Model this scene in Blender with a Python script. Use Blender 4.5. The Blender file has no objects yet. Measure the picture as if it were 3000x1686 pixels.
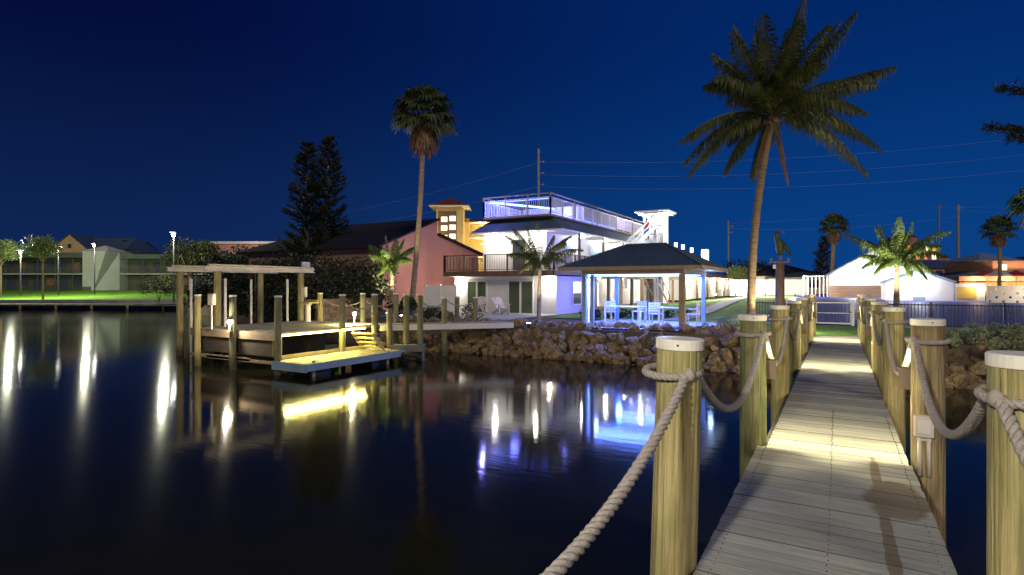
import bpy, bmesh, math, random
from mathutils import Vector, Matrix
R = math.radians
random.seed(7)
S = bpy.context.scene
COL = S.collection

# ------------------------------------------------------------------ camera
A = R(29.8)                       # the boardwalk runs along +Y, the camera looks 29.8 deg to its left
H = 2.85                          # eye above the water
SA, CA = math.sin(A), math.cos(A)
cd = bpy.data.cameras.new('camera'); cam = bpy.data.objects.new('camera', cd); COL.objects.link(cam)
cam.location = (0, 0, H); cam.rotation_euler = (R(90), 0, A)
cd.lens = 20; cd.sensor_width = 36; cd.shift_y = -0.0023; cd.clip_end = 3000; cd.clip_start = 0.05
S.camera = cam
# ------------------------------------------------------------------ sky
w = bpy.data.worlds.new("World"); S.world = w; w.use_nodes = True
nt = w.node_tree; N = nt.nodes; L = nt.links
bg = N['Background']; bg.inputs['Strength'].default_value = 1.0
tc = N.new('ShaderNodeTexCoord')
sky = N.new('ShaderNodeTexSky'); sky.sky_type = 'NISHITA'; sky.sun_disc = False
sky.sun_elevation = R(-4); sky.sun_rotation = R(70)
def vdot(vec):
    n = N.new('ShaderNodeVectorMath'); n.operation = 'DOT_PRODUCT'; L.new(tc.outputs['Generated'], n.inputs[0]); n.inputs[1].default_value = vec
    return n.outputs['Value']
def mrange(src, a, b, c=0, d=1):
    n = N.new('ShaderNodeMapRange'); n.interpolation_type = 'SMOOTHSTEP'; L.new(src, n.inputs[0])
    n.inputs[1].default_value = a; n.inputs[2].default_value = b; n.inputs[3].default_value = c; n.inputs[4].default_value = d
    return n.outputs[0]
def mixc(f, c1, c2):
    n = N.new('ShaderNodeMix'); n.data_type = 'RGBA'; L.new(f, n.inputs[0])
    for i, c in ((6, c1), (7, c2)):
        if isinstance(c, tuple): n.inputs[i].default_value = c
        else: L.new(c, n.inputs[i])
    return n.outputs[2]
hz = mrange(vdot((CA, SA, 0)), -0.62, 0.55)
el = mrange(vdot((0, 0, 1)), 0.0, 0.42)
low = mixc(hz, (0.0050, 0.019, 0.088, 1), (0.0020, 0.050, 0.225, 1))
high = mixc(hz, (0.0006, 0.0030, 0.040, 1), (0.0004, 0.020, 0.135, 1))
grad = mixc(el, low, high)
add = N.new('ShaderNodeMix'); add.data_type = 'RGBA'; add.blend_type = 'ADD'; add.inputs[0].default_value = 0.01
L.new(grad, add.inputs[6]); L.new(sky.outputs[0], add.inputs[7]); L.new(add.outputs[2], bg.inputs['Color'])
# added warm fill from behind the camera, brightening the whole scene
sd = bpy.data.lights.new('added_warm_fill', 'SUN'); sd.energy = 0.85; sd.angle = R(12); sd.color = (1.0, 0.84, 0.62)
so = bpy.data.objects.new('added_warm_fill', sd); COL.objects.link(so); so.rotation_euler = Vector((.60,-.70,.42)).to_track_quat('Z','Y').to_euler()
S.view_settings.view_transform = 'Standard'; S.view_settings.look = 'None'
S.view_settings.exposure = 0.0; S.view_settings.gamma = 1.0
S.cycles.use_denoising = True; S.cycles.max_bounces = 6; S.cycles.diffuse_bounces = 3; S.cycles.glossy_bounces = 3
S.cycles.sample_clamp_indirect = 4; S.cycles.sample_clamp_direct = 0
S.cycles.caustics_reflective = False; S.cycles.caustics_refractive = False

# ------------------------------------------------------------------ helpers
def ray(u): r = (u-1288)/1431; return (-SA + r*CA, CA + r*SA)
def K(u, k):                       # ground point at depth k in the direction of column u (of a 2576 wide frame)
    x, y = ray(u); return (x*k, y*k)
def ZV(v, k): return H + (718-v)*k/1431
def C2W(r, k): return (-SA*k + CA*r, CA*k + SA*r)

class MB:
    def __init__(s): s.v = []; s.f = []
    def add(s, vs, fs):
        n = len(s.v); s.v += [tuple(p) for p in vs]; s.f += [tuple(i+n for i in f) for f in fs]; return s
    def box(s, x0, x1, y0, y1, z0, z1):
        return s.add([(x0,y0,z0),(x1,y0,z0),(x1,y1,z0),(x0,y1,z0),(x0,y0,z1),(x1,y0,z1),(x1,y1,z1),(x0,y1,z1)],
                     [(0,3,2,1),(4,5,6,7),(0,1,5,4),(1,2,6,5),(2,3,7,6),(3,0,4,7)])
    def cbox(s, c, d, rz=0, rx=0, ry=0):
        M = Matrix.Translation(c) @ Matrix.Rotation(rz,4,'Z') @ Matrix.Rotation(ry,4,'Y') @ Matrix.Rotation(rx,4,'X')
        vs = [M @ Vector((sx*d[0]/2, sy*d[1]/2, sz*d[2]/2)) for sz in (-1,1) for sx,sy in ((-1,-1),(1,-1),(1,1),(-1,1))]
        return s.add(vs, [(0,3,2,1),(4,5,6,7),(0,1,5,4),(1,2,6,5),(2,3,7,6),(3,0,4,7)])
    def beam(s, p, q, w, h):       # box from p to q
        p = Vector(p); q = Vector(q); d = (q-p).normalized(); up = Vector((0,0,1))
        if abs(d.z) > .98: up = Vector((0,1,0))
        a = d.cross(up).normalized(); b = a.cross(d)
        vs = [c + a*i*w/2 + b*j*h/2 for c in (p,q) for i,j in ((-1,-1),(1,-1),(1,1),(-1,1))]
        return s.add(vs, [(0,3,2,1),(4,5,6,7),(0,1,5,4),(1,2,6,5),(2,3,7,6),(3,0,4,7)])
    def tube(s, pts, rad, n=8, cap=True):
        pts = [Vector(p) for p in pts]; m = len(pts); rad = rad if hasattr(rad,'__len__') else [rad]*m
        prev = None; vs = []; fs = []
        for i,p in enumerate(pts):
            d = (pts[min(i+1,m-1)] - pts[max(i-1,0)]).normalized()
            if prev is None:
                prev = d.cross(Vector((0,0,1)))
                if prev.length < .05: prev = Vector((1,0,0))
            a = (prev - d*prev.dot(d)).normalized(); b = d.cross(a); prev = a
            for j in range(n):
                t = 2*math.pi*j/n; vs.append(p + (a*math.cos(t) + b*math.sin(t))*rad[i])
        for i in range(m-1):
            for j in range(n):
                fs.append((i*n+j, i*n+(j+1)%n, (i+1)*n+(j+1)%n, (i+1)*n+j))
        if cap: fs.append(tuple(range(n))[::-1]); fs.append(tuple((m-1)*n+j for j in range(n)))
        return s.add(vs, fs)
    def lathe(s, prof, n=16, c=(0,0,0)):
        vs = []; fs = []
        for r,z in prof:
            for j in range(n):
                t = 2*math.pi*j/n; vs.append((c[0]+r*math.cos(t), c[1]+r*math.sin(t), c[2]+z))
        for i in range(len(prof)-1):
            for j in range(n): fs.append((i*n+j, i*n+(j+1)%n, (i+1)*n+(j+1)%n, (i+1)*n+j))
        fs.append(tuple(range(n))[::-1]); fs.append(tuple((len(prof)-1)*n+j for j in range(n)))
        return s.add(vs, fs)
    def ball(s, c, r, n=10, sq=(1,1,1)):
        prof = [(math.sin(math.pi*i/n), -math.cos(math.pi*i/n)) for i in range(n+1)]
        vs = []; fs = []; m = 2*n
        for a,z in prof:
            for j in range(m):
                t = 2*math.pi*j/m; vs.append((c[0]+r*sq[0]*a*math.cos(t), c[1]+r*sq[1]*a*math.sin(t), c[2]+r*sq[2]*z))
        for i in range(n):
            for j in range(m): fs.append((i*m+j, i*m+(j+1)%m, (i+1)*m+(j+1)%m, (i+1)*m+j))
        return s.add(vs, fs)
    def build(s, name, mat, parent=None, smooth=False, bevel=0):
        me = bpy.data.meshes.new(name); me.from_pydata(s.v, [], s.f); me.materials.append(mat)
        if smooth: me.polygons.foreach_set('use_smooth', [True]*len(me.polygons))
        me.update(); o = bpy.data.objects.new(name, me); COL.objects.link(o)
        if parent: o.parent = parent
        if bevel:
            b = o.modifiers.new('bevel','BEVEL'); b.width = bevel; b.segments = 2; b.limit_method = 'ANGLE'
        return o
def tag(o, label=None, cat=None, group=None, kind=None):
    if label: o['label'] = label
    if cat: o['category'] = cat
    if group: o['group'] = group
    if kind: o['kind'] = kind
    return o
def thing(name, label, cat, loc=(0,0,0), rz=0, group=None):
    o = bpy.data.objects.new(name, None); COL.objects.link(o); o.location = loc; o.rotation_euler = (0,0,rz)
    o.empty_display_size = .2
    return tag(o, label, cat, group)
def kids(o): return [c for c in bpy.data.objects if c.parent == o]
def copy_tree(o, parent=None, label=None, loc=None, rz=None):
    c = o.copy(); COL.objects.link(c); c.parent = parent
    if label: c['label'] = label
    if loc: c.location = loc
    if rz is not None: c.rotation_euler = (0,0,rz)
    for ch in kids(o): copy_tree(ch, c)
    return c
def lamp(name, loc, energy, color=(1,1,1), parent=None, r=.05, kind='POINT', rot=None, spot=None, blend=.5, size=None):
    d = bpy.data.lights.new(name, kind); d.energy = energy; d.color = color
    if kind in ('POINT','SPOT'): d.shadow_soft_size = r
    if kind == 'SPOT': d.spot_size = R(spot or 90); d.spot_blend = blend
    if kind == 'AREA': d.shape = 'RECTANGLE'; d.size, d.size_y = size
    o = bpy.data.objects.new(name, d); COL.objects.link(o); o.location = loc
    if rot: o.rotation_euler = rot
    if parent: o.parent = parent
    return o

# ------------------------------------------------------------------ materials
def mat(name, col, rough=.6, var=.25, scale=6, stretch=(1,1,1), bump=0., bscale=None, metal=0, col2=None, coord='Object', detail=4, spec=.5):
    m = bpy.data.materials.new(name); m.use_nodes = True; t = m.node_tree; n = t.nodes; l = t.links
    b = n['Principled BSDF']; b.inputs['Roughness'].default_value = rough; b.inputs['Metallic'].default_value = metal
    b.inputs['Specular IOR Level'].default_value = spec
    c = n.new('ShaderNodeTexCoord'); mp = n.new('ShaderNodeMapping'); mp.inputs['Scale'].default_value = stretch
    oi = n.new('ShaderNodeObjectInfo'); ad = n.new('ShaderNodeVectorMath'); ad.operation = 'ADD'
    mu = n.new('ShaderNodeMath'); mu.operation = 'MULTIPLY'; mu.inputs[1].default_value = 37
    l.new(oi.outputs['Random'], mu.inputs[0]); l.new(c.outputs[coord], ad.inputs[0]); l.new(mu.outputs[0], ad.inputs[1])
    l.new(ad.outputs[0], mp.inputs['Vector'])
    z = n.new('ShaderNodeTexNoise'); z.inputs['Scale'].default_value = scale; z.inputs['Detail'].default_value = detail; z.inputs['Roughness'].default_value = .65
    l.new(mp.outputs[0], z.inputs['Vector'])
    cr = n.new('ShaderNodeValToRGB'); cr.color_ramp.elements[0].position = .32; cr.color_ramp.elements[1].position = .68
    c2 = col2 or tuple(min(1, x*(1+var)) for x in col); c1 = tuple(x*(1-var) for x in col)
    cr.color_ramp.elements[0].color = (*c1, 1); cr.color_ramp.elements[1].color = (*c2, 1)
    l.new(z.outputs[0], cr.inputs[0]); l.new(cr.outputs[0], b.inputs['Base Color'])
    if bump:
        bp = n.new('ShaderNodeBump'); bp.inputs['Strength'].default_value = bump; bp.inputs['Distance'].default_value = .02
        z2 = n.new('ShaderNodeTexNoise'); z2.inputs['Scale'].default_value = bscale or scale*3; z2.inputs['Detail'].default_value = 5
        l.new(mp.outputs[0], z2.inputs['Vector']); l.new(z2.outputs[0], bp.inputs['Height']); l.new(bp.outputs[0], b.inputs['Normal'])
    m['b'] = 1
    return m
def emis(name, col, strength):
    m = bpy.data.materials.new(name); m.use_nodes = True; n = m.node_tree.nodes; l = m.node_tree.links
    for x in list(n):
        if x.type == 'BSDF_PRINCIPLED': n.remove(x)
    e = n.new('ShaderNodeEmission'); e.inputs[0].default_value = (*col,1); e.inputs[1].default_value = strength
    l.new(e.outputs[0], n['Material Output'].inputs[0]); return m
def leafmat(name, col, col2, scale=1.2, trans=.25):
    m = mat(name, col, .55, .45, scale, col2=col2)
    n = m.node_tree.nodes; b = n['Principled BSDF']; b.inputs['Transmission Weight'].default_value = 0
    b.inputs['Subsurface Weight'].default_value = 0
    return m

M = {}
M['pile'] = mat('treated_pile_wood', (.30,.235,.085), .8, .45, 7, (1,1,.09), .8, 22, col2=(.50,.42,.18))
M['pile_dark'] = mat('weathered_pile_wood', (.20,.19,.11), .85, .35, 5, (1,1,.12), .5, 18)
M['cap'] = mat('white_plastic_cap', (.72,.68,.58), .35, .08, 3)
M['rope'] = mat('natural_rope_fibre', (.34,.30,.26), .9, .2, 40, bump=.4, bscale=160)
M['frame'] = mat('boardwalk_frame_wood', (.16,.14,.10), .85, .3, 4)
M['lift'] = mat('galvanised_beam', (.62,.56,.47), .5, .12, 3)
M['pvc'] = mat('white_pvc', (.75,.70,.62), .4, .06, 3)
M['white'] = mat('white_painted_wall', (.74,.73,.70), .7, .06, 1.2, bump=.1, bscale=30)
M['offwhite'] = mat('cream_painted_wall', (.62,.60,.53), .7, .08, 1.0)
M['pink'] = mat('pink_stucco', (.45,.23,.18), .85, .10, .6, bump=.2, bscale=25)
M['yellow'] = mat('yellow_stucco', (.55,.42,.18), .8, .12, .8)
M['roofdark'] = mat('dark_shingle_roof', (.012,.011,.018), .9, .3, 1.0)
M['roofblue'] = mat('blue_grey_metal_roof', (.085,.125,.17), .45, .15, 1.2)
M['roofred'] = mat('red_clay_roof', (.22,.045,.025), .8, .25, 2)
M['tan'] = mat('tan_fascia_board', (.30,.22,.14), .7, .15, 3)
M['brown'] = mat('brown_timber', (.17,.10,.06), .7, .3, 3, (1,1,.3))
M['darkpaint'] = mat('dark_painted_post', (.05,.055,.05), .5, .15, 3)
M['glassgreen'] = mat('dark_green_door_glass', (.09,.12,.065), .22, .1, 1)
M['glass'] = mat('window_glass', (.05,.06,.08), .06, .1, 1)
M['framewhite'] = mat('white_frame', (.75,.73,.65), .4, .04, 3)
M['grass'] = mat('lawn_grass', (.06,.19,.010), .9, .3, 2.5, bump=.6, bscale=60, col2=(.17,.38,.006))
M['ground'] = mat('sandy_soil', (.09,.075,.05), .95, .35, .5, bump=.4, bscale=8)
M['motelwall'] = mat('olive_painted_wall', (.055,.065,.04), .8, .15, .6)
M['wingwall'] = mat('grey_green_render', (.36,.40,.34), .8, .12, .5)
M['fascia'] = mat('dull_green_fascia', (.07,.10,.075), .8, .15, 1)
M['path'] = mat('pale_concrete_path', (.42,.41,.40), .8, .12, 1.5)
M['court'] = mat('blue_painted_court', (.014,.022,.27), .55, .18, .5)
M['rock'] = mat('brown_riprap_rock', (.13,.085,.055), .9, .55, 2.6, bump=.9, bscale=9, col2=(.36,.255,.155))
M['seawall'] = mat('grey_seawall_concrete', (.13,.13,.14), .85, .3, 1)
M['stone'] = mat('coral_stone_wall', (.30,.21,.14), .9, .5, 3.5, bump=.9, bscale=8)
M['trunk'] = mat('palm_trunk_bark', (.27,.20,.12), .9, .35, 3, (1,1,6), .8, 8)
M['trunkdark'] = mat('dark_bark', (.07,.055,.04), .9, .3, 4)
M['frond'] = leafmat('coconut_frond_green', (.025,.048,.008), (.10,.115,.018))
M['frondbright'] = leafmat('young_frond_green', (.07,.14,.02), (.14,.20,.03))
M['dead'] = leafmat('dry_brown_frond', (.16,.085,.04), (.26,.15,.08))
M['fan'] = leafmat('fan_leaf_green', (.035,.065,.018), (.09,.11,.03))
M['pine'] = leafmat('pine_needle_green', (.010,.019,.007), (.026,.038,.011))
M['bush'] = leafmat('hedge_leaf_green', (.02,.034,.010), (.055,.066,.018))
M['bushbright'] = leafmat('pale_shrub_leaf', (.12,.19,.05), (.26,.32,.10))
M['sage'] = leafmat('grey_green_shrub_leaf', (.16,.22,.13), (.36,.42,.25))
M['black'] = mat('black_metal', (.02,.02,.024), .4, .1, 3)
M['green'] = mat('green_kayak_plastic', (.01,.34,.12), .3, .1, 2)
M['yellowp'] = mat('yellow_board', (.42,.36,.14), .6, .2, 4)
M['orange'] = mat('salmon_painted_wall', (.55,.30,.19), .7, .2, 1)
M['awning'] = mat('blue_grey_canvas', (.22,.32,.42), .8, .15, 1)
M['cedar'] = mat('cedar_boards', (.42,.24,.10), .7, .3, 2, (1,1,6))
M['yellowwall'] = mat('amber_panel', (.62,.42,.10), .7, .1, 2)
M['cream'] = mat('cream_breeze_block', (.68,.62,.48), .8, .08, 2)
M['tyre'] = mat('black_rubber', (.025,.023,.02), .8, .2, 5)
M['skin'] = mat('skin', (.45,.27,.19), .6, .08, 5)
M['red'] = mat('red_cotton', (.5,.03,.03), .9, .1, 5)
M['denim'] = mat('blue_denim', (.06,.10,.45), .9, .1, 5)
M['hair'] = mat('dark_hair', (.03,.02,.015), .7, .2, 9)
M['utility'] = mat('grey_utility_pole', (.30,.29,.28), .8, .15, 2)
M['lampw'] = emis('lit_cool_bulb', (1,.97,.9), 60)
M['lampwarm'] = emis('lit_warm_bulb', (1,.86,.62), 60)
M['ledblue'] = emis('blue_led_strip', (.05,.08,1), 16)
M['ledwhite'] = emis('white_led_tube', (.09,.17,1), 18)
M['ledyellow'] = emis('yellow_led_strip', (1,.88,.34), 15)
M['winlit'] = emis('lit_window', (1,.85,.50), 2.6)
M['winwhite'] = emis('lit_white_window', (1,.95,.80), 1.6)
M['winorange'] = emis('lit_orange_window', (1,.42,.10), 1.6)
M['sign'] = emis('lit_sign_panel', (.85,1,.85), 3)

def pilemat(name, ca, cb, green=(.09,.12,.03), gw=.35):
    m = mat(name, ca, .82, .25, 34, (1,1,.035), 1.0, 60, col2=cb, detail=6)
    t = m.node_tree; n = t.nodes; l = t.links; b = n['Principled BSDF']; src = b.inputs['Base Color'].links[0].from_socket
    c = n.new('ShaderNodeTexCoord'); oi = n.new('ShaderNodeObjectInfo'); ad = n.new('ShaderNodeVectorMath'); ad.operation = 'MULTIPLY_ADD'
    l.new(oi.outputs['Random'], ad.inputs[0]); ad.inputs[1].default_value = (91,91,91); l.new(c.outputs['Object'], ad.inputs[2])
    mp = n.new('ShaderNodeMapping'); mp.inputs['Scale'].default_value = (4,4,1.1); l.new(ad.outputs[0], mp.inputs[0])
    z = n.new('ShaderNodeTexNoise'); z.inputs['Scale'].default_value = 1.6; z.inputs['Detail'].default_value = 5; l.new(mp.outputs[0], z.inputs['Vector'])
    mr = n.new('ShaderNodeMapRange'); l.new(z.outputs[0], mr.inputs[0]); mr.inputs[1].default_value = .45; mr.inputs[2].default_value = .7; mr.inputs[4].default_value = gw*1.6
    k = n.new('ShaderNodeMix'); k.data_type = 'RGBA'; l.new(mr.outputs[0], k.inputs[0]); l.new(src, k.inputs[6]); k.inputs[7].default_value = (*green,1)
    sp = n.new('ShaderNodeSeparateXYZ'); l.new(c.outputs['Object'], sp.inputs[0]); m2 = n.new('ShaderNodeMapRange'); l.new(sp.outputs['Z'], m2.inputs[0])
    m2.inputs[1].default_value = .15; m2.inputs[2].default_value = .55; m2.inputs[3].default_value = .75; m2.inputs[4].default_value = 0
    k2 = n.new('ShaderNodeMix'); k2.data_type = 'RGBA'; l.new(m2.outputs[0], k2.inputs[0]); l.new(k.outputs[2], k2.inputs[6]); k2.inputs[7].default_value = (.03,.03,.018,1)
    z3 = n.new('ShaderNodeTexNoise'); z3.inputs['Scale'].default_value = 9; mp3 = n.new('ShaderNodeMapping'); mp3.inputs['Scale'].default_value = (5,5,.12); l.new(ad.outputs[0], mp3.inputs[0]); l.new(mp3.outputs[0], z3.inputs['Vector'])
    m3 = n.new('ShaderNodeMapRange'); l.new(z3.outputs[0], m3.inputs[0]); m3.inputs[1].default_value = .66; m3.inputs[2].default_value = .70; m3.inputs[4].default_value = .75
    k3 = n.new('ShaderNodeMix'); k3.data_type = 'RGBA'; l.new(m3.outputs[0], k3.inputs[0]); l.new(k2.outputs[2], k3.inputs[6]); k3.inputs[7].default_value = (.09,.07,.03,1)
    l.new(k3.outputs[2], b.inputs['Base Color']); return m
M['pile'] = pilemat('treated_pile_wood', (.30,.235,.09), (.56,.47,.21))
M['shade'] = mat('underdock_shade_boards', (.06,.048,.036), .85, .3, 3, (1,1,5))  # brown boards, darkened in the colour for the shade under the left dock
M['pile_green'] = pilemat('algae_stained_pile_wood', (.17,.17,.06), (.36,.33,.14), green=(.06,.10,.02), gw=.62)
M['pile_brown'] = pilemat('brown_stained_pile_wood', (.24,.18,.08), (.47,.37,.19), green=(.13,.085,.04), gw=.6)
M['pile_dark'] = pilemat('weathered_pile_wood', (.15,.14,.08), (.30,.27,.15), gw=.5)
# deck planks: grey timber, each plank its own tone, a cast shadow painted into the near plank colour
def deckmat(name, base, pw, painted_shadow=False):
    m = mat(name, base, .72, .22, 3, (1.2,14,3), .35, 12)
    t = m.node_tree; n = t.nodes; l = t.links; b = n['Principled BSDF']
    src = b.inputs['Base Color'].links[0].from_socket
    c = n.new('ShaderNodeTexCoord'); sp = n.new('ShaderNodeSeparateXYZ'); l.new(c.outputs['Object'], sp.inputs[0])
    def math_(op, a, bb=None):
        x = n.new('ShaderNodeMath'); x.operation = op
        for i,q in enumerate((a,bb)):
            if q is None: continue
            if isinstance(q,(int,float)): x.inputs[i].default_value = q
            else: l.new(q, x.inputs[i])
        return x.outputs[0]
    fl = math_('FLOOR', math_('DIVIDE', sp.outputs['Y'], pw))
    wn = n.new('ShaderNodeTexWhiteNoise'); wn.noise_dimensions = '1D'; l.new(fl, wn.inputs['W'])
    f = math_('ADD', math_('MULTIPLY', wn.outputs['Value'], .42), .76)
    mx = n.new('ShaderNodeVectorMath'); mx.operation = 'SCALE'; l.new(src, mx.inputs[0]); l.new(f, mx.inputs['Scale'])
    out = mx.outputs[0]
    if painted_shadow:
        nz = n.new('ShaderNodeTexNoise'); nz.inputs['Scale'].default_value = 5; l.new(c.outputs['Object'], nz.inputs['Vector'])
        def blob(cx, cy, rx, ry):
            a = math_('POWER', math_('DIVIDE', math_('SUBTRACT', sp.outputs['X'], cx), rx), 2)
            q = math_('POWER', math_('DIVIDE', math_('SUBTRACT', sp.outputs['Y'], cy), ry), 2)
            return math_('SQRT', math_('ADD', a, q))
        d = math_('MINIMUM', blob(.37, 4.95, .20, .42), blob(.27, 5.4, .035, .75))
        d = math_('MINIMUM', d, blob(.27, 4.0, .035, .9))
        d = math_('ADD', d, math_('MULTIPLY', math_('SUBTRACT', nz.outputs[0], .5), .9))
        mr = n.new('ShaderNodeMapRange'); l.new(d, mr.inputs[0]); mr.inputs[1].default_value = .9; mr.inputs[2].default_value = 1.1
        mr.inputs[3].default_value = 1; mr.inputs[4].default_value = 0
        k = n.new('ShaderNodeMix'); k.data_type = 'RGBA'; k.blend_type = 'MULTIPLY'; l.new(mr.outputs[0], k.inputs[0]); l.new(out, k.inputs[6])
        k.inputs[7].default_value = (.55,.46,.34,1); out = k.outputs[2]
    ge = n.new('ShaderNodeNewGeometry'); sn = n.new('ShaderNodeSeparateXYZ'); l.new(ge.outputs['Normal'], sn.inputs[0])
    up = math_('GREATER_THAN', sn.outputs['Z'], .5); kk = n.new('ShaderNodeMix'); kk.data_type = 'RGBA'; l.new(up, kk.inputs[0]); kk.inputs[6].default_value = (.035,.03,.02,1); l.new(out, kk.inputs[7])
    l.new(kk.outputs[2], b.inputs['Base Color']); return m
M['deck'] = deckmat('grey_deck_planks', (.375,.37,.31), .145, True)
M['deck2'] = deckmat('tan_deck_planks', (.34,.30,.22), .145)

# water
m = bpy.data.materials.new('dark_canal_water'); m.use_nodes = True; t = m.node_tree; n = t.nodes; l = t.links
b = n['Principled BSDF']; b.inputs['Base Color'].default_value = (.011,.011,.006,1); b.inputs['Roughness'].default_value = .078; b.inputs['Anisotropic'].default_value = .42
tg = n.new('ShaderNodeCombineXYZ'); tg.inputs[0].default_value = SA; tg.inputs[1].default_value = -CA; l.new(tg.outputs[0], b.inputs['Tangent'])
b.inputs['IOR'].default_value = 1.33; b.inputs['Specular IOR Level'].default_value = .33
c = n.new('ShaderNodeTexCoord'); z1 = n.new('ShaderNodeTexNoise'); z1.inputs['Scale'].default_value = 2.6; z1.inputs['Detail'].default_value = 3
z2 = n.new('ShaderNodeTexNoise'); z2.inputs['Scale'].default_value = 9; z2.inputs['Detail'].default_value = 2
mp = n.new('ShaderNodeMapping'); mp.inputs['Rotation'].default_value = (0,0,-A); mp.inputs['Scale'].default_value = (.3,1.6,1)
l.new(c.outputs['Object'], mp.inputs[0]); l.new(mp.outputs[0], z1.inputs['Vector']); l.new(mp.outputs[0], z2.inputs['Vector'])
bp = n.new('ShaderNodeBump'); bp.inputs['Strength'].default_value = .035; bp.inputs['Distance'].default_value = .05
bp2 = n.new('ShaderNodeBump'); bp2.inputs['Strength'].default_value = .05; bp2.inputs['Distance'].default_value = .015
l.new(z1.outputs[0], bp.inputs['Height']); l.new(z2.outputs[0], bp2.inputs['Height']); l.new(bp.outputs[0], bp2.inputs['Normal']); l.new(bp2.outputs[0], b.inputs['Normal'])
M['water'] = m
tag(MB().add([(-400,-60,0),(300,-60,0),(300,300,0),(-400,300,0)],[(0,1,2,3)]).build('water', m), 'still dark canal water reflecting the lamps', kind='structure')

# ------------------------------------------------------------------ terrain
def ss(t): t = max(0, min(1, t)); return t*t*(3-2*t)
def camframe(x, y): return (x*CA + y*SA, -x*SA + y*CA)       # r (right), k (depth)
FAR = 66
def inland(x, y):
    r, k = camframe(x, y)
    if x > -24: return y >= 20.9
    if r < -38: return k >= FAR
    # the canal bank runs from the far lawn to the near bank
    x0,y0 = -24,20.9; x1,y1 = C2W(-38, FAR)
    t = (x-x0)/(x1-x0) if x > x1 else 1
    return y >= y0 + (y1-y0)*t and y >= 20.9
def gz(x, y):
    r, k = camframe(x, y)
    z = 1.10
    if r < -30: z += .85*ss((k-FAR-4)/26)*ss((-30-r)/14)
    z += .62*ss((y-29)/22)*ss((x+13)/6)
    return z
g = MB(); st = 1.5; xs = [-240+i*st for i in range(int(440/st))]; ys = [20.9-1.5+j*st for j in range(int(260/st))]
idx = {}
for i,x in enumerate(xs):
    for j,y in enumerate(ys):
        idx[i,j] = len(g.v); g.v.append((x, y, gz(x,y) if inland(x,y) else -1.6))
for i in range(len(xs)-1):
    for j in range(len(ys)-1):
        q = (idx[i,j], idx[i+1,j], idx[i+1,j+1], idx[i,j+1]); g.f.append(q)
n0 = len(g.v)
g.v += [(-2500,280,-1.6),(2500,280,-1.6),(2500,3000,1.7),(-2500,3000,1.7),(-2500,280,1.7),(2500,280,1.7)]
g.f += [(n0+4,n0+5,n0+2,n0+3)]
tag(g.build('ground', M['ground'], smooth=False), 'dark sandy ground of the banks behind the canal', kind='structure')
def sheet(name, quad, m, dz=.03, n=(10,10), label=None):
    q = [Vector((*p,0)) for p in quad]; s = MB(); nx,ny = n
    for i in range(nx+1):
        for j in range(ny+1):
            a = i/nx; b_ = j/ny
            p = (q[0]*(1-a)+q[1]*a)*(1-b_) + (q[3]*(1-a)+q[2]*a)*b_
            s.v.append((p.x, p.y, gz(p.x,p.y)+dz))
    for i in range(nx):
        for j in range(ny): s.f.append((i*(ny+1)+j, (i+1)*(ny+1)+j, (i+1)*(ny+1)+j+1, i*(ny+1)+j+1))
    return tag(s.build(name, m), label, kind='structure')
sheet('lawn', [C2W(-95,FAR-.1), C2W(-39.5,FAR-.1), C2W(-43,99), C2W(-130,99)], M['grass'], .05, (40,26), 'bright green lawn across the canal')
sheet('lawn', [(-13.6,26.8),(-3.4,26.8),(-3.4,80),(-13.6,80)], M['grass'], .05, (12,40), 'green lawn between the house and the white fence')
sheet('lawn', [(-3.2,21.2),(13,21.2),(13,27.7),(-3.2,27.7)], M['grass'], .045, (12,8), 'strip of grass between the rocks and the gate')
sheet('path', [(-7.3,27),(-6.3,27),(-6.5,62),(-7.6,62)], M['path'], .09, (4,40), 'pale concrete path curving up the lawn')
sheet('patio', [(-9.9,21.15),(-4.1,21.15),(-4.1,26.6),(-9.9,26.6)], M['path'], .08, (6,6), 'concrete slab under the gazebo')
sheet('patio', [(-22,23.5),(-14,23.5),(-14,30.4),(-22,30.4)], M['path'], .05, (6,6), 'concrete patio before the sliding doors')
sheet('court', [(-3.3,28.3),(22,28.3),(30,62),(-6,62)], M['court'], .04, (30,30), 'dark blue painted court behind the fence')
# far seawall, its dock strip
tag(MB().add([(*C2W(-130,FAR-.3),-1.5),(*C2W(-38,FAR-.3),-1.5),(*C2W(-38,FAR+.1),-1.5),(*C2W(-130,FAR+.1),-1.5),
              (*C2W(-130,FAR-.3),1.16),(*C2W(-38,FAR-.3),1.16),(*C2W(-38,FAR+.1),1.16),(*C2W(-130,FAR+.1),1.16)],
             [(0,1,5,4),(1,2,6,5),(2,3,7,6),(3,0,4,7),(4,5,6,7)]).build('seawall', M['seawall']), 'low grey seawall below the bright lawn across the canal', 'wall')
d = thing('far_dock', 'dark timber dock strip along the seawall across the canal', 'dock', (*C2W(-68,FAR-1.6),0), A)
MB().box(-40,30,-.9,.9,.62,.74).build('decking', M['frame'], d)
for i in range(18): MB().tube([(-39+i*4,-.8,-1.5),(-39+i*4,-.8,.62)],.13,6).build('piling', M['pile_dark'], d)
# near bank under the rocks
bk = MB()
for i in range(60):
    x = -25+i; 
    for (y,z) in ((18.9,-.9),(20.2,.05),(21.0,.75),(21.7,1.12)): bk.v.append((x,y+.15*math.sin(x*1.7),z))
for i in range(59):
    for j in range(3): bk.f.append((i*4+j,(i+1)*4+j,(i+1)*4+j+1,i*4+j+1))
tag(bk.build('bank', M['ground']), 'dark earth bank beneath the riprap rocks', kind='structure')

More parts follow.
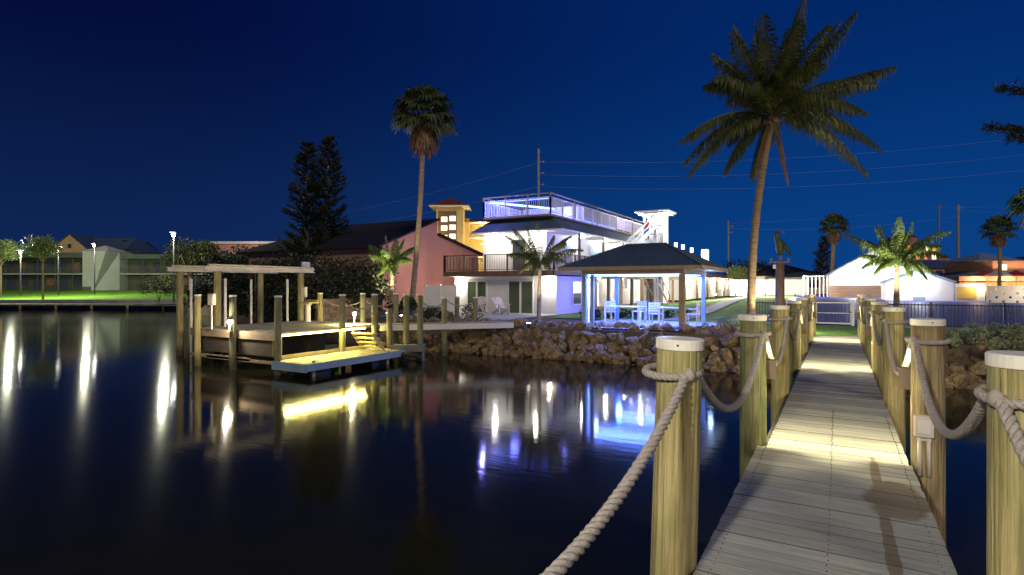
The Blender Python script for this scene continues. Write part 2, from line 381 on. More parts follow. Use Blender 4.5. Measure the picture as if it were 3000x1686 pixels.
# ------------------------------------------------------------------ riprap rocks
def rock_mesh(seed):
    rnd = random.Random(seed); bm = bmesh.new(); bmesh.ops.create_icosphere(bm, subdivisions=2, radius=1)
    pl = [(Vector((rnd.gauss(0,1),rnd.gauss(0,1),rnd.gauss(0,1))).normalized(), rnd.uniform(.42,.80)) for _ in range(11)]
    for v in bm.verts:
        for nrm,dd in pl:
            e = v.co.dot(nrm)
            if e > dd: v.co -= nrm*(e-dd)
        v.co *= rnd.uniform(.93,1.07)
    me = bpy.data.meshes.new('rock'); bm.to_mesh(me); bm.free(); me.materials.append(M['rock']); return me
rm = [rock_mesh(i) for i in range(12)]
rr = random.Random(3)
slots = []
for row,(yy,zz) in enumerate(((19.9,.06),(20.35,.42),(20.85,.78),(21.4,1.08))):
    x = -15.6+row*.1
    while x < 13.2:
        slots.append((x+rr.uniform(-.1,.1), yy+rr.uniform(-.15,.15), zz+rr.uniform(-.08,.12))); x += rr.uniform(.33,.45)
while len(slots) > 298: slots.pop(rr.randrange(len(slots)))
for x,y,z in slots:
    if abs(x+.05) < .8 and z > .85: continue
    o = bpy.data.objects.new('rock', rr.choice(rm)); COL.objects.link(o); o.location = (x,y,z)
    s_ = rr.uniform(.26,.38); o.scale = (s_*rr.uniform(.9,1.3), s_*1.1, s_*rr.uniform(.75,1.1)); o.rotation_euler = (rr.uniform(-.6,.6), rr.uniform(-.6,.6), rr.uniform(0,6))
    tag(o, 'rough brown riprap rock in the bank at the water', 'rock', 'riprap rocks along the bank')
q = MB()
for i in range(1900):
    x = rr.uniform(-19,14.5); t = rr.uniform(0,1); y = 19.75+2.6*t; z = -.05+1.15*min(1,t*1.55)+rr.uniform(-.06,.10)
    me = rr.choice(rm); s_ = rr.uniform(.09,.22); Mx = Matrix.Translation((x,y,z)) @ Matrix.Rotation(rr.uniform(0,6),4,'Z') @ Matrix.Rotation(rr.uniform(0,6),4,'X')
    if abs(x+.05) < .8 and z > .85: continue
    q.add([Mx @ (v.co*s_) for v in me.vertices], [tuple(p.vertices) for p in me.polygons])
tag(q.build('riprap_rubble', M['rock']), 'small brown rubble filling the gaps between the larger rocks', kind='stuff')

# ------------------------------------------------------------------ boardwalk
DZ = 1.30
bw = thing('boardwalk', 'grey plank boardwalk leading between roped piles to the gate', 'boardwalk', (0,0,0))
pm = MB(); rr = random.Random(5); PW = .145; y = -29*PW
while y < 20.3:
    near = y < 5.85
    x0,x1 = (-.674,.555) if near else (-.60,.54)
    dz = DZ if near else DZ-.012
    pm.box(x0+rr.uniform(-.004,.004), x1+rr.uniform(-.004,.004), y+.0025, y+PW-.0025, dz-.04, dz+rr.uniform(-.003,.003)); y += PW
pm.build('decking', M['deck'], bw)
sc_ = MB(); y = -5*PW
while y < 8:
    for x in (-.60,-.05,.49):
        for dy in (.035,.11): sc_.lathe([(.0045,DZ-.004),(.0045,DZ+.0045)],6,(x+rr.uniform(-.006,.006),y+dy,0))
    y += PW
tag(sc_.build('screws', M['black'], bw), kind='stuff')
q = MB()
for x in (-.62,-.05,.50): q.box(x-.03,x+.03,-4,20.3,1.02,1.255)
q.box(-.66,-.655+.03,-4,5.8,1.05,1.257); 
q.build('joist_frame', M['frame'], bw)
PY = [-.35, 3.24, 6.2, 9.25, 12.3, 15.3, 18.4, 21.0]
LT = [-.83,-.81,-.745,-.74,-.74,-.74,-.74,-.74]; RT = [.72,.70,.69,.66,.66,.66,.66,.66]
q = MB()
for i,y in enumerate(PY[:-1]): q.box(LT[i]+.1, RT[i]-.1, y+.14, y+.20, .80, 1.015); q.box(LT[i]+.1, RT[i]-.1, y-.20, y-.14, .80, 1.015)
q.build('crossbeam', M['frame'], bw)
def pile_mesh(r, top, seed, bot=-1.8, n=24):
    rnd = random.Random(seed); q = MB(); zs = [bot + (top-bot)*i/14 for i in range(15)]; ph = rnd.uniform(0,6)
    for i,z in enumerate(zs):
        for j in range(n):
            t = 2*math.pi*j/n; rad = r*(1.05-.09*i/14)*(1+.018*math.sin(3*t+ph+z)+.01*math.sin(7*t+z*2+ph))
            q.v.append((rad*math.cos(t), rad*math.sin(t), z))
    for i in range(14):
        for j in range(n): q.f.append((i*n+j, i*n+(j+1)%n, (i+1)*n+(j+1)%n, (i+1)*n+j))
    q.f.append(tuple(14*n+j for j in range(n))); return q
def cap_mesh(r, top):
    return MB().lathe([(r+.004,top-.040),(r+.009,top-.038),(r+.009,top+.012),(r+.004,top+.018),(r*.6,top+.022),(.001,top+.024)], 28)
ordn = ['nearest','second','third','fourth','fifth','sixth','seventh','eighth']
PT = 2.555
piles = {}
for side,T in (('left',LT),('right',RT)):
    for i,y in enumerate(PY):
        if i == 0: lab = f'roped timber pile beside the camera in the {side} row of the boardwalk'
        else: lab = f'{ordn[i-1]} white-capped timber pile in view in the {side} row of the boardwalk'
        p = thing('dock_pile', lab, 'pile', (T[i], y, 0), group='piles along the boardwalk')
        lean = .015 if (side=='left' and i==1) else 0
        pm_ = pile_mesh(.128, PT-.02, i*7+(side=='left'))
        pm_.build('post', M[{('left',2):'pile_green',('left',4):'pile_green',('right',2):'pile_brown',('right',5):'pile_green'}.get((side,i),'pile')], p, smooth=True); cp_ = cap_mesh(.122, PT-.02).build('cap', M['cap'], p, smooth=False); MB().tube([(.02,-.128,PT-.03),(.02,-.134,PT-.03)],.006,6).build('screw', M['tyre'], cp_)
        if lean: p.rotation_euler = (0, R(1.6), 0); p.location.x = T[i]-.03
        piles[side,i] = p
# ropes
def rope_path(p, q, sag, n):
    p = Vector(p); q = Vector(q); out = []
    for i in range(n+1):
        t = i/n; a = p.lerp(q, t); a.z -= sag*4*t*(1-t); out.append(a)
    return out
def twist(path, R0=.0158, r=.0142, pitch=.13, sides=7, strands=3):
    q = MB()
    path = [Vector(p) for p in path]; acc = [0]
    for i in range(1,len(path)): acc.append(acc[-1]+(path[i]-path[i-1]).length)
    fr = []; prev = None
    for i,p in enumerate(path):
        d = (path[min(i+1,len(path)-1)]-path[max(i-1,0)]).normalized()
        if prev is None: prev = d.cross(Vector((0,0,1)))
        a = (prev-d*prev.dot(d)).normalized(); prev = a; fr.append((a, d.cross(a)))
    for s_ in range(strands):
        pts = []
        for i,p in enumerate(path):
            t = 2*math.pi*(acc[i]/pitch + s_/strands); pts.append(p + (fr[i][0]*math.cos(t)+fr[i][1]*math.sin(t))*R0)
        q.tube(pts, r, sides)
    return q
RZ = 2.365
for side,T,sg in (('left',LT,1),('right',RT,-1)):
    for i in range(len(PY)-1):
        near = i < 3; off = .10*sg
        p = (T[i]+off if i else T[i]-.17*sg, PY[i]+.09, RZ); q_ = (T[i+1]+off, PY[i+1]-.09, RZ)
        n_ = 150 if near else 50
        sag = (.50,.44,.47,.42,.46,.44,.42)[i] * (1 if side=='left' else 1.05)
        o = twist(rope_path(p,q_,sag,n_), pitch=.13 if near else .3, sides=7 if near else 5).build('rope_swag', M['rope'], smooth=True)
        tag(o, f'{ordn[i]} sagging rope from the camera along the {side} row of boardwalk piles', 'rope', 'ropes swagged between boardwalk piles')
        loop = [(T[i+1]+.148*math.cos(2*math.pi*j/60), PY[i+1]+.148*math.sin(2*math.pi*j/60), RZ+.012*math.sin(2*math.pi*j/60)) for j in range(61)]
        twist(loop, R0=.012, r=.0125, pitch=.085 if near else .2, sides=6 if near else 4).build('rope_loop', M['rope'], o, smooth=True)
        if near:
            MB().ball((T[i+1]+.115*sg, PY[i+1]-.10, RZ), .032, 6, (1,1,1.2)).build('knot', M['rope'], o, smooth=True)
# outlet on the second right pile
ob = thing('outlet_box', 'grey weatherproof outlet box with conduits on the second right boardwalk pile', 'electrical box', (RT[2]-.045, 6.2-.155, 1.62))
MB().box(-.07,.07,-.05,.03,-.08,.10).build('housing', M['lift'], ob, bevel=.008)
MB().box(-.045,.045,-.062,-.0505,-.045,.07).build('cover', M['pvc'], ob, bevel=.004)
for dx in (-.03,.035):
    MB().tube([(dx,-.01,-.085),(dx,-.01,-.42)],.016,8).build('conduit', M['lift'], ob, smooth=True)
MB().box(-.05,.055,-.02,.01,-.115,-.095).build('strap', M['lift'], ob)
# hooded step lights on the piles, throwing light along the boardwalk
def steplight(x, y, lab, en, sg):
    o = thing('deck_light', lab, 'light', (x, y, 2.05), group='hooded deck lights on the boardwalk piles')
    MB().box(-.045,.045,-.01,.0,-.14,.05).box(-.045,.045,.0,.10,.04,.05).build('hood', M['tan'], o)
    MB().box(-.03,.03,.008,.04,-.0,.03).build('bulb', M['lampwarm'], o)
    lamp('bulb_light', (0,.055,-.02), en, (1,.88,.55), o, .015)
for i,en in ((2,72),(4,75),(6,105)):
    steplight(LT[i]+.17, PY[i]+.02, f'small hooded light on the {ordn[i-1]} left boardwalk pile', en, 1)
    steplight(RT[i]-.17, PY[i]+.02, f'small hooded light on the {ordn[i-1]} right boardwalk pile', en, -1)
# lamp standing on the part of the dock behind the camera
o = thing('dock_lamp', 'tall lamp post on the dock behind the camera', 'lamp', (-1.3,-3.6,0))
MB().tube([(0,0,-1),(0,0,4.9)],.06,8).build('pole', M['black'], o)
MB().ball((0,0,5.1),.14,8).build('globe', M['lampw'], o)
lamp('globe_light', (.0,.25,4.95), 1900, (1,.93,.80), o, .16)

# ------------------------------------------------------------------ lift dock on the left
X0,X1,Y0,Y1 = -20.4,-15.85,12.2,17.4
dk = thing('fishing_dock', 'square timber dock platform lit yellow under its right edge', 'dock', (-18,14.8,0))
def rel(o, *p): return p
def off(q, o):
    q.v = [(x-o.location.x, y-o.location.y, z-o.location.z) for x,y,z in q.v]; return q
q = MB(); y = Y0
while y < Y1-.01: q.box(X0,X1,y+.004,y+.141,DZ-.04,DZ); y += .145
off(q,dk).build('decking', M['deck2'], dk)
off(MB().box(X0,X1,Y0-.05,Y0-.004,DZ-.26,DZ+.005).box(X0,X1,Y1+.004,Y1+.05,DZ-.26,DZ).box(X1+.004,X1+.05,Y0-.05,Y1,DZ-.10,DZ+.006).box(X0-.05,X0-.004,Y0-.05,Y1,DZ-.26,DZ), dk).build('fascia', M['tan'], dk)
off(MB().box(X0,-17.0,Y0-.1,Y0-.055,.30,.42).box(-19.4,X1,Y0-.1,Y0-.055,.28,.38).box(X1,X1+.06,Y0,Y1,.42,.54), dk).build('crossbeam', M['tan'], dk)
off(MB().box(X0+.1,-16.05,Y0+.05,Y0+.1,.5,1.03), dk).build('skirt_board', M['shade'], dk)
off(MB().box(X1+.052,X1+.075,Y0+.1,Y1-1.2,DZ-.13,DZ-.075), dk).build('led_strip', M['ledyellow'], dk)
lamp('led_light', (X1+.35+18,(Y0+Y1)/2-14.8-.4,DZ-.02), 200, (1,.85,.22), dk, kind='AREA', rot=(0,R(-25),0), size=(.1,4.2))
off(MB().box(X0+1.4,X0+1.5,Y0+.3,Y1-.3,-.4,1.2), dk).build('inner_shade_boards', M['shade'], dk)
# walkway to the shore
wk = thing('walkway', 'narrow timber walkway joining the left dock to the bank', 'walkway', (-15.4,16.6,0), R(46.5))
q = MB(); x = 0
while x < 5.4: q.box(x+.004,x+.141,0,1.3,DZ-.04,DZ-.004); x += .145
q.build('decking', M['deck2'], wk); MB().box(0,5.4,-.05,-.004,DZ-.22,DZ).build('fascia', M['offwhite'], wk)
# small piles of this dock
sp0 = None
def small_pile(u, k, top, lab, capped=True, base=-1.5, mt='pile_dark', r=.115, xy=None):
    x,y = xy or K(u,k)
    p = thing('dock_pile', lab, 'pile', (x,y,0), group='piles of the left dock')
    pile_mesh(r, top, int(u), base, 14).build('post', M[mt], p, smooth=True)
    if capped: cap_mesh(r-.005, top).build('cap', M['cap'], p)
    return p
T2 = 2.5
small_pile(512,0,T2,'left corner pile at the front of the lift dock',xy=(-19.75,12.0),mt='pile')
small_pile(597,0,T2,'middle front pile of the lift dock beside the bright lamp',xy=(-17.75,12.0))
small_pile(697,0,T2,'right front corner pile of the lift dock',xy=(-15.5,12.05))
small_pile(865,0,T2,'pile midway along the yellow-lit edge of the lift dock',xy=(-15.6,14.85))
small_pile(935,0,T2,'pile at the far end of the yellow-lit dock edge',xy=(-15.3,16.2))
small_pile(800,0,T2,'rear pile of the lift dock beside the fish-cleaning table',xy=(-19.4,17.2),mt='pile')
small_pile(905,0,T2,'rear pile of the lift dock behind the second lamp',xy=(-17.2,17.5))
small_pile(980,22,1.95,'short pile at the end of the low float', False)
small_pile(996,24,T2,'pile where the walkway leaves the lift dock')
small_pile(1022,21.8,T2,'left pile of the pair holding the black tyre')
small_pile(1057,22,T2,'right pile of the pair holding the black tyre')
small_pile(1118,23,2.35,'slim pile in the water by the middle of the walkway')
small_pile(1150,27,2.3,'pile behind the walkway beside the pale shrub')
small_pile(1196,25.5,2.3,'pile at the shore end of the walkway')
# thin ropes on that dock
for a_,b_,lab in (((-19.4,17.2),(-17.2,17.5),'rope along the back of the lift dock'),((-15.5,12.05),(-19.4,17.2),None),((-17.2,17.5),K(996,24),'rope from the rear dock pile to the walkway pile'),
                  (K(1057,22),K(1118,23),'rope from the tyre piles to the slim walkway pile'),(K(1118,23),K(1196,25.5),'rope sagging along the front of the walkway'),((-15.6,14.85),(-15.3,16.2),'short rope over the yellow-lit dock edge')):
    if lab: tag(twist(rope_path((*a_,2.3),(*b_,2.2),.28,24), pitch=.3, sides=4).build('rope', M['rope'], smooth=True), lab, 'rope')
# boat lift
bl = thing('boat_lift', 'four-post boat lift with two pale overhead beams', 'boat lift', (-21.85,15.2,0))
for (x,y,mt) in ((-23.1,13.3,'pile'),(-20.62,13.3,'pile'),(-23.1,17.0,'pile'),(-20.62,17.2,'pile')):
    off(MB().tube([(x,y,-1.5),(x,y,3.38)],[.14,.125],14), bl).build('post', M[mt], bl, smooth=True)
for x in (-23.1,-20.62):
    o = off(MB().box(x-.10,x+.10,12.8,17.9,3.40,3.44).box(x-.02,x+.02,12.8,17.9,3.44,3.54).box(x-.10,x+.10,12.8,17.9,3.54,3.58), bl).build('beam', M['lift'], bl)
    off(MB().tube([(x+.13,12.9,3.62),(x+.13,17.8,3.62)],.035,8), bl).build('drive_shaft', M['lift'], o, smooth=True)
for (x,y) in ((-22.9,13.6),(-20.8,13.6),(-22.9,16.6),(-20.8,16.6)):
    off(MB().tube([(x,y,.6),(x,y,3.4)],.012,5), bl).build('cable', M['black'], bl)
off(MB().box(-21.0,-20.9,17.55,17.95,3.6,3.9), bl).build('motor', M['pvc'], bl)
for x,y in ((K(481,22.6)),(K(567,21.2)),(K(632,25)),(K(723,24.3))):
    o = thing('guide_pole', 'x', 'pole', (x,y,0), group='white pipe guide poles of the boat lift')
    MB().tube([(0,0,-.3),(0,0,3.05)],.05,8).build('pipe', M['pvc'], o, smooth=True); MB().ball((0,0,3.06),.052,5).build('end_cap', M['pvc'], o)
    M.setdefault('gp',[]).append(o)
for o,lab in zip(M['gp'],('leftmost thin white guide pole standing in the boat slip','white guide pole right of the near boat lift post','white guide pole left of the rear middle lift post','white guide pole nearest the fish-cleaning table')): o['label'] = lab
o = thing('control_box', 'white switch box on the rear right boat lift post', 'electrical box', (*K(768,24.6),2.55))
MB().box(-.13,.13,-.1,.0,-.22,.22).build('housing', M['pvc'], o, bevel=.01); MB().box(-.1,.1,-.115,-.102,-.18,.18).build('door', M['framewhite'], o)
MB().tube([(0,0,-.22),(0,0,-1.2)],.03,6).build('conduit', M['tan'], o)
o = thing('control_box', 'square cream box mounted beside the left corner dock pile', 'electrical box', (*K(533,19.9),0))
MB().box(-.15,.15,-.06,.06,2.16,2.55).build('housing', M['cream'], o, bevel=.01)
MB().box(-.12,.12,-.075,-.062,2.2,2.5).build('door', M['cream'], o)
MB().tube([(0,0,1.3),(0,0,2.16)],.03,6).build('conduit', M['lift'], o)
# fish cleaning table
o = thing('cleaning_table', 'yellow-topped fish-cleaning table on a white pedestal', 'table', (*K(775,24),DZ))
MB().box(-.36,.36,-.25,.25,.78,.84).box(-.34,.34,.2,.24,.84,.93).build('tabletop', M['yellowp'], o, bevel=.01)
MB().lathe([(.16,0),(.11,.05),(.10,.7),(.2,.78)],12).build('pedestal', M['pvc'], o)
# lamps of the dock
def dock_lamp(u, k, z, lab, en, col=(1,.86,.62), h=None, xy=None):
    x,y = xy or K(u,k)
    o = thing('dock_light', lab, 'lamp', (x,y,DZ), group='small lamps on the lift dock')
    MB().tube([(0,0,0),(0,0,z-DZ-.08)],.03,8).lathe([(.07,0),(.07,.03)],10).build('stem', M['lift'], o)
    MB().ball((0,0,z-DZ),.075,6).build('globe', M['lampwarm'], o)
    MB().lathe([(.09,z-DZ+.08),(.03,z-DZ+.12)],12).build('hood', M['black'], o)
    lamp('globe_light', (0,-.13,z-DZ-.01), en, col, o, .06)
dock_lamp(600,19,1.62,'bright lamp on the front pile of the lift dock',150,xy=(-17.68,11.84))
dock_lamp(892,22.5,1.72,'bright lamp at the back of the lift dock, right half',330,(1,.86,.36))
dock_lamp(941,25.5,1.72,'dim lamp beyond the lift dock beside the stone wall',25)
# floating dock
fl = thing('floating_dock', 'low floating dock beside the yellow-lit platform edge', 'dock', (-14.85,14.1,0))
off(MB().box(-15.55,-14.0,11.9,16.4,.34,.44), fl).build('decking', M['deck2'], fl)
off(MB().box(-15.58,-13.97,11.86,11.895,.18,.445).box(-13.995,-13.95,11.86,16.4,.22,.446), fl).build('fascia', M['awning'], fl)
off(MB().box(-15.3,-14.3,12.3,13.1,-.1,.33).box(-15.3,-14.3,15.0,15.9,-.1,.33), fl).build('float', M['black'], fl)
off(MB().tube([(-14.15,12.3,-1),(-14.15,12.3,.5)],.05,6).tube([(-14.1,15.6,-1),(-14.1,15.6,.5)],.05,6), fl).build('guide_pipe', M['tan'], fl)
o = thing('dock_steps', 'pale timber steps from the platform down to the float', 'steps', (-15.0,15.35,.44), R(90))
for i in range(4): MB().box(-.15+.12*i,.15+.12*i,-.5,.5,.62-.17*i,.66-.17*i).build('tread', M['yellowp'], o)
MB().beam((-.1,-.5,.66),(.5,-.5,.02),.04,.12).build('stringer', M['yellowp'], o); MB().beam((-.1,.5,.66),(.5,.5,.02),.04,.12).build('stringer', M['yellowp'], o)
# kayak
def kayak(loc, rz, lab):
    o = thing('kayak', lab, 'kayak', loc, rz); q = MB(); n_ = 14; m_ = 12
    for i in range(n_+1):
        t = i/n_*2-1; w_ = .36*(1-abs(t)**2.6)+.01; hgt = .17*(1-abs(t)**3)+.02; zc = .16+.10*abs(t)**2.5
        for j in range(m_):
            a = 2*math.pi*j/m_; q.v.append((t*1.5, w_*math.cos(a), zc+hgt*math.sin(a)*(1 if math.sin(a)<0 else .6)))
    for i in range(n_):
        for j in range(m_): q.f.append((i*m_+j,i*m_+(j+1)%m_,(i+1)*m_+(j+1)%m_,(i+1)*m_+j))
    q.f.append(tuple(range(m_))); q.f.append(tuple(n_*m_+j for j in range(m_)))
    q.build('hull', M['green'], o, smooth=True)
    c_ = MB()
    pts = [(.42*math.cos(2*math.pi*j/20), .22*math.sin(2*math.pi*j/20), .275) for j in range(21)]
    c_.tube(pts,.02,6).build('cockpit_rim', M['black'], o, smooth=True)
    MB().box(-.3,-.26,-.18,.18,.2,.4).build('seat_back', M['black'], o)
kayak((-16.9,15.5,.06), R(140), 'green kayak floating in the shadow under the lift dock'); bpy.data.objects['kayak'].scale = (1,1.3,1.35)
# tyre frame
o = thing('landing_frame', 'weathered grey timber frame between the two tyre piles', 'frame', (*K(1030,21.5),0), A)
MB().box(-.7,.6,-.1,.3,.52,.60).box(-.7,.6,-.15,-.1,.35,.60).box(-.66,-.58,-.12,.0,-.5,.5).box(.5,.58,-.12,0,-.5,.5).build('boards', M['seawall'], o)
q = MB(); pts = [(.34*math.cos(2*math.pi*j/24),0,.34*math.sin(2*math.pi*j/24)) for j in range(25)]
o = q.tube(pts,.10,8,False).build('tyre', M['tyre'], smooth=True); o.location = (*K(1032,21.2),.12); o.rotation_euler = (R(55),0,A)
tag(o, 'black rubber tyre fender half in the water by the paired piles', 'tyre')
# coral stone wall behind the dock
def stonewall(u0,k0,u1,k1,h,lab):
    x,y = K(u0,k0); x2,y2 = K(u1,k1); L_ = math.hypot(x2-x,y2-y)
    o = thing('stone_wall', lab, 'wall', (x,y,1.0), math.atan2(y2-y,x2-x)); q = MB(); rn = random.Random(int(u0))
    z = 0
    while z < h-.1:
        a = -rn.uniform(0,.2); hh = rn.uniform(.14,.2)
        while a < L_:
            ww = rn.uniform(.22,.45); q.box(a+.01,a+ww-.01,-.15+rn.uniform(-.03,.03),.15,z+.008,z+hh-.008); a += ww
        z += hh
    q.build('stone', M['stone'], o); MB().box(-.1,L_+.1,-.11,.12,0,z-.03).build('core', M['stone'], o)
stonewall(800,28,935,30,1.15,'rough brown stone wall behind the lift dock')

# ------------------------------------------------------------------ main house
hs = thing('house', 'white two-storey house with a blue-lit roof deck and brown balcony', 'house', (-14.4,30.4,1.05))
MB().box(-7.3,0,0,4.2,0,2.34).build('ground_wall', M['white'], hs)
MB().box(-7.3,-2.6,4.21,28,0,2.34).build('porch_wall', M['white'], hs)
def slidedoor(x0, x1):
    f = MB().box(x0,x1,-.06,-.003,2.02,2.12).box(x0,x0+.09,-.06,-.003,.05,2.02).box(x1-.09,x1,-.06,-.003,.05,2.02).box((x0+x1)/2-.06,(x0+x1)/2+.06,-.07,-.003,.05,2.02).box(x0,x1,-.06,-.003,.0,.05).build('sliding_door', M['framewhite'], hs)
    MB().box(x0+.09,(x0+x1)/2-.06,-.03,-.004,.05,2.02).build('pane', M['glassgreen'], f); MB().box((x0+x1)/2+.06,x1-.09,-.03,-.004,.05,2.02).build('pane', M['glassgreen'], f)
slidedoor(-6.35,-4.8); slidedoor(-3.3,-1.5)
f = MB().box(.003,.06,2.3,3.7,1.98,2.05).box(.003,.06,2.3,3.7,.55,.62).box(.003,.06,2.3,2.37,.62,1.98).box(.003,.06,3.63,3.7,.62,1.98).box(.003,.05,2.37,3.63,1.27,1.33).build('window', M['framewhite'], hs)
MB().box(.004,.02,2.37,3.63,.62,1.27).build('pane', M['glass'], f); MB().box(.004,.02,2.37,3.63,1.33,1.98).build('pane', M['winwhite'], f)
# porch columns and doors down the right side
for i,y in enumerate((6.5,9.2,11.9,14.6,17.3,20.0,22.7,25.4,27.9)):
    MB().box(-.25,-.02,y-.11,y+.11,0,2.33).build('column', M['darkpaint' if i%2 else 'tan'], hs)
for y in (7.4,12.5,18,23.5):
    f = MB().box(-2.597,-2.55,y,y+1.0,0,2.05).build('door', M['framewhite'], hs); MB().box(-2.548,-2.53,y+.1,y+.9,.15,1.95).build('pane', M['winwhite'], f)
MB().box(-7.5,.35,-1.0,4.2,2.345,2.40).box(-7.5,.35,-1.0,-.93,2.40,2.66).box(-7.5,-7.43,-.92,4.2,2.40,2.66).box(.28,.35,-.92,28.2,2.345,2.66).box(-7.42,.27,-.92,28.2,2.62,2.655).box(-2.6,.27,4.21,28.2,2.36,2.40).build('balcony_floor', M['brown'], hs)
def railing(pts, z, h, posts, m, gap=.12, bal=.02, name='railing', mb=None, up=True):
    q = mb or MB()
    for (x0,y0),(x1,y1) in zip(pts[:-1],pts[1:]):
        L_ = math.hypot(x1-x0,y1-y0); n_ = max(1,int(L_/gap)); npost = max(1,round(L_/posts))
        q.beam((x0,y0,z+h),(x1,y1,z+h),.07,.05); q.beam((x0,y0,z+.09),(x1,y1,z+.09),.04,.04)
        for i in range(npost+1):
            a = i/npost; x = x0+(x1-x0)*a; y = y0+(y1-y0)*a; q.beam((x,y,z),(x,y,z+h+.03),.085,.085)
        for i in range(1,n_):
            a = i/n_; x = x0+(x1-x0)*a; y = y0+(y1-y0)*a; q.beam((x,y,z+.1),(x,y,z+h-.02),bal,bal)
    return q
railing([(-7.45,4),(-7.45,-.95),(.3,-.95),(.3,28)],2.66,1.0,1.55,None).build('balcony_railing', M['brown'], hs)
MB().box(-5.9,-1.25,1.2,27.5,2.66,5.15).build('upper_wall', M['white'], hs)
for (x0,x1,hh) in ((-3.6,-2.7,2.0),(-4.75,-4.65,.0)):
    if hh:
        f = MB().box(x0-.08,x1+.08,1.13,1.197,2.68,2.68+hh+.1).build('balcony_door', M['framewhite'], hs); MB().box(x0,x1,1.11,1.128,2.75,2.68+hh).build('pane', M['glass'], f)
for i,(y,w_) in enumerate(((4.0,1.1),(8.2,2.2),(13.2,1.8),(19,1.6))):
    f = MB().box(-1.247,-1.19,y-.08,y+w_+.08,3.25,4.75).build('window', M['framewhite'], hs); MB().box(-1.188,-1.17,y,y+w_,3.33,4.67).build('pane', M['awning'], f)
# hip skirt roof under the roof deck
ex0,ex1,ey0,ey1 = -6.1,.35,.0,28.2
q = MB(); q.v = [(ex0,ey0,5.16),(ex1,ey0,5.16),(ex1,ey1,5.16),(ex0,ey1,5.16),(ex0+1.0,ey0+1.0,5.98),(ex1-1.0,ey0+1.0,5.98),(ex1-1.0,ey1-.9,5.98),(ex0+1.0,ey1-.9,5.98)]
q.f = [(0,1,5,4),(1,2,6,5),(2,3,7,6),(3,0,4,7),(4,5,6,7)]
q.build('skirt_roof', M['roofblue'], hs)
MB().box(ex0,ex1,ey0,ey1,5.08,5.155).build('eave', M['framewhite'], hs)
for y in (3.0,7.2,11.4,15.6,19.8,24):
    MB().beam((.2,y,2.66),(.2,y,5.07),.13,.13).build('balcony_post', M['darkpaint'], hs)
# roof deck
RD = 5.72+.3
MB().box(-5.3,-.5,.3,20.6,RD-.03,RD+.09).build('roof_deck', M['tan'], hs)
railing([(-5.3,10),(-5.3,.35),(-.55,.35),(-.55,20.5)],RD+.09,1.0,1.75,None,gap=.14,bal=.03).build('roof_railing', M['framewhite'], hs)
q = MB()
for y in (.35,4,8,12,16,20.4): q.beam((-.55,y,RD+.09),(-.55,y,RD+1.33),.07,.07)
for x in (-5.3,-3.7,-2.1): q.beam((x,.35,RD+.09),(x,.35,RD+1.33),.07,.07)
q.beam((-5.3,10,RD+1.33),(-5.3,.35,RD+1.33),.14,.05).beam((-5.35,.35,RD+1.33),(-.5,.35,RD+1.33),.14,.05).beam((-.55,.3,RD+1.33),(-.55,20.5,RD+1.33),.14,.05)
q.build('cap_rail', M['tan'], hs)
MB().box(-5.1,-.8,5.2,5.35,RD+.1,RD+1.15).build('bar_counter', M['white'], hs)
MB().box(-5.15,-.7,.42,.45,RD+.99,RD+1.04).box(-.64,-.61,.6,12,RD+.12,RD+.15).build('led_strip', M['ledblue'], hs)
MB().beam((-5.2,1.0,RD+1.15),(-2.6,5.1,RD+1.05),.09,.11).build('led_tube', M['ledwhite'], hs)
lamp('led_light', (-4.2,2.6,RD+.9), 480, (.16,.18,1), hs, .3)
lamp('led_light', (-1.6,4.5,RD+.9), 380, (.20,.22,1), hs, .3)
lamp('led_light', (-1.6,12,RD+.9), 260, (.42,.34,1), hs, .3)
lamp('led_light', (-4.6,-.9,6.9), 160, (.25,.25,1), hs, .1)
# wall lights: ground floor sconces, balcony ceiling lights
def sconce(x,y,z,en,col=(1,.95,.85),name='wall_light'):
    s_ = MB().box(x-.05,x+.05,y-.10,y-.003,z-.12,z+.12).build(name, M['lampwarm'], hs); lamp('bulb_light', (x,y-.22,z), en, col, s_, .06)
sconce(-7.0,0,1.95,150); sconce(-.35,0,1.95,150)
for x,y,en in ((-4.6,.6,170),(-1.7,.6,150),(-.5,5.2,130),(-.5,9.5,130),(-.5,13.6,130),(-.5,18,110),(-.5,23,90)):
    s_ = MB().lathe([(.13,0),(.15,.05),(.15,.07)],12,(x,y,4.99)).build('ceiling_light', M['lampw'], hs); lamp('bulb_light', (x,y,4.85), en, (1,.97,.93), s_, .08)
for y in (5.5,10.5,16,21.5,26):
    s_ = MB().lathe([(.1,0),(.12,.04)],12,(-1.4,y,2.30)).build('porch_light', M['lampwarm'], hs); lamp('bulb_light', (-1.4,y,2.18), 130, (1,.90,.78), s_, .08)
# brown outdoor stair on the right side of the porch
st_ = thing('stairs', 'brown timber stairs rising beside the house seen through the gazebo', 'stairs', (-14.4+.6,30.4+15,1.05))
q = MB()
for i in range(13): q.box(.0,1.0,4.4-.3*i,4.68-.3*i,.17*i,.17*i+.05)
q.build('tread', M['cedar'], st_)
MB().beam((-.02,4.7,-.05),(-.02,.6,2.25),.06,.25).build('stringer', M['brown'], st_); MB().beam((1.02,4.7,-.05),(1.02,.6,2.25),.06,.25).build('stringer', M['brown'], st_)
MB().beam((1.02,4.7,.95),(1.02,.6,3.2),.06,.07).beam((1.02,4.7,0),(1.02,4.7,.95),.07,.07).beam((1.02,2.6,1.2),(1.02,2.6,2.1),.07,.07).build('handrail', M['brown'], st_)
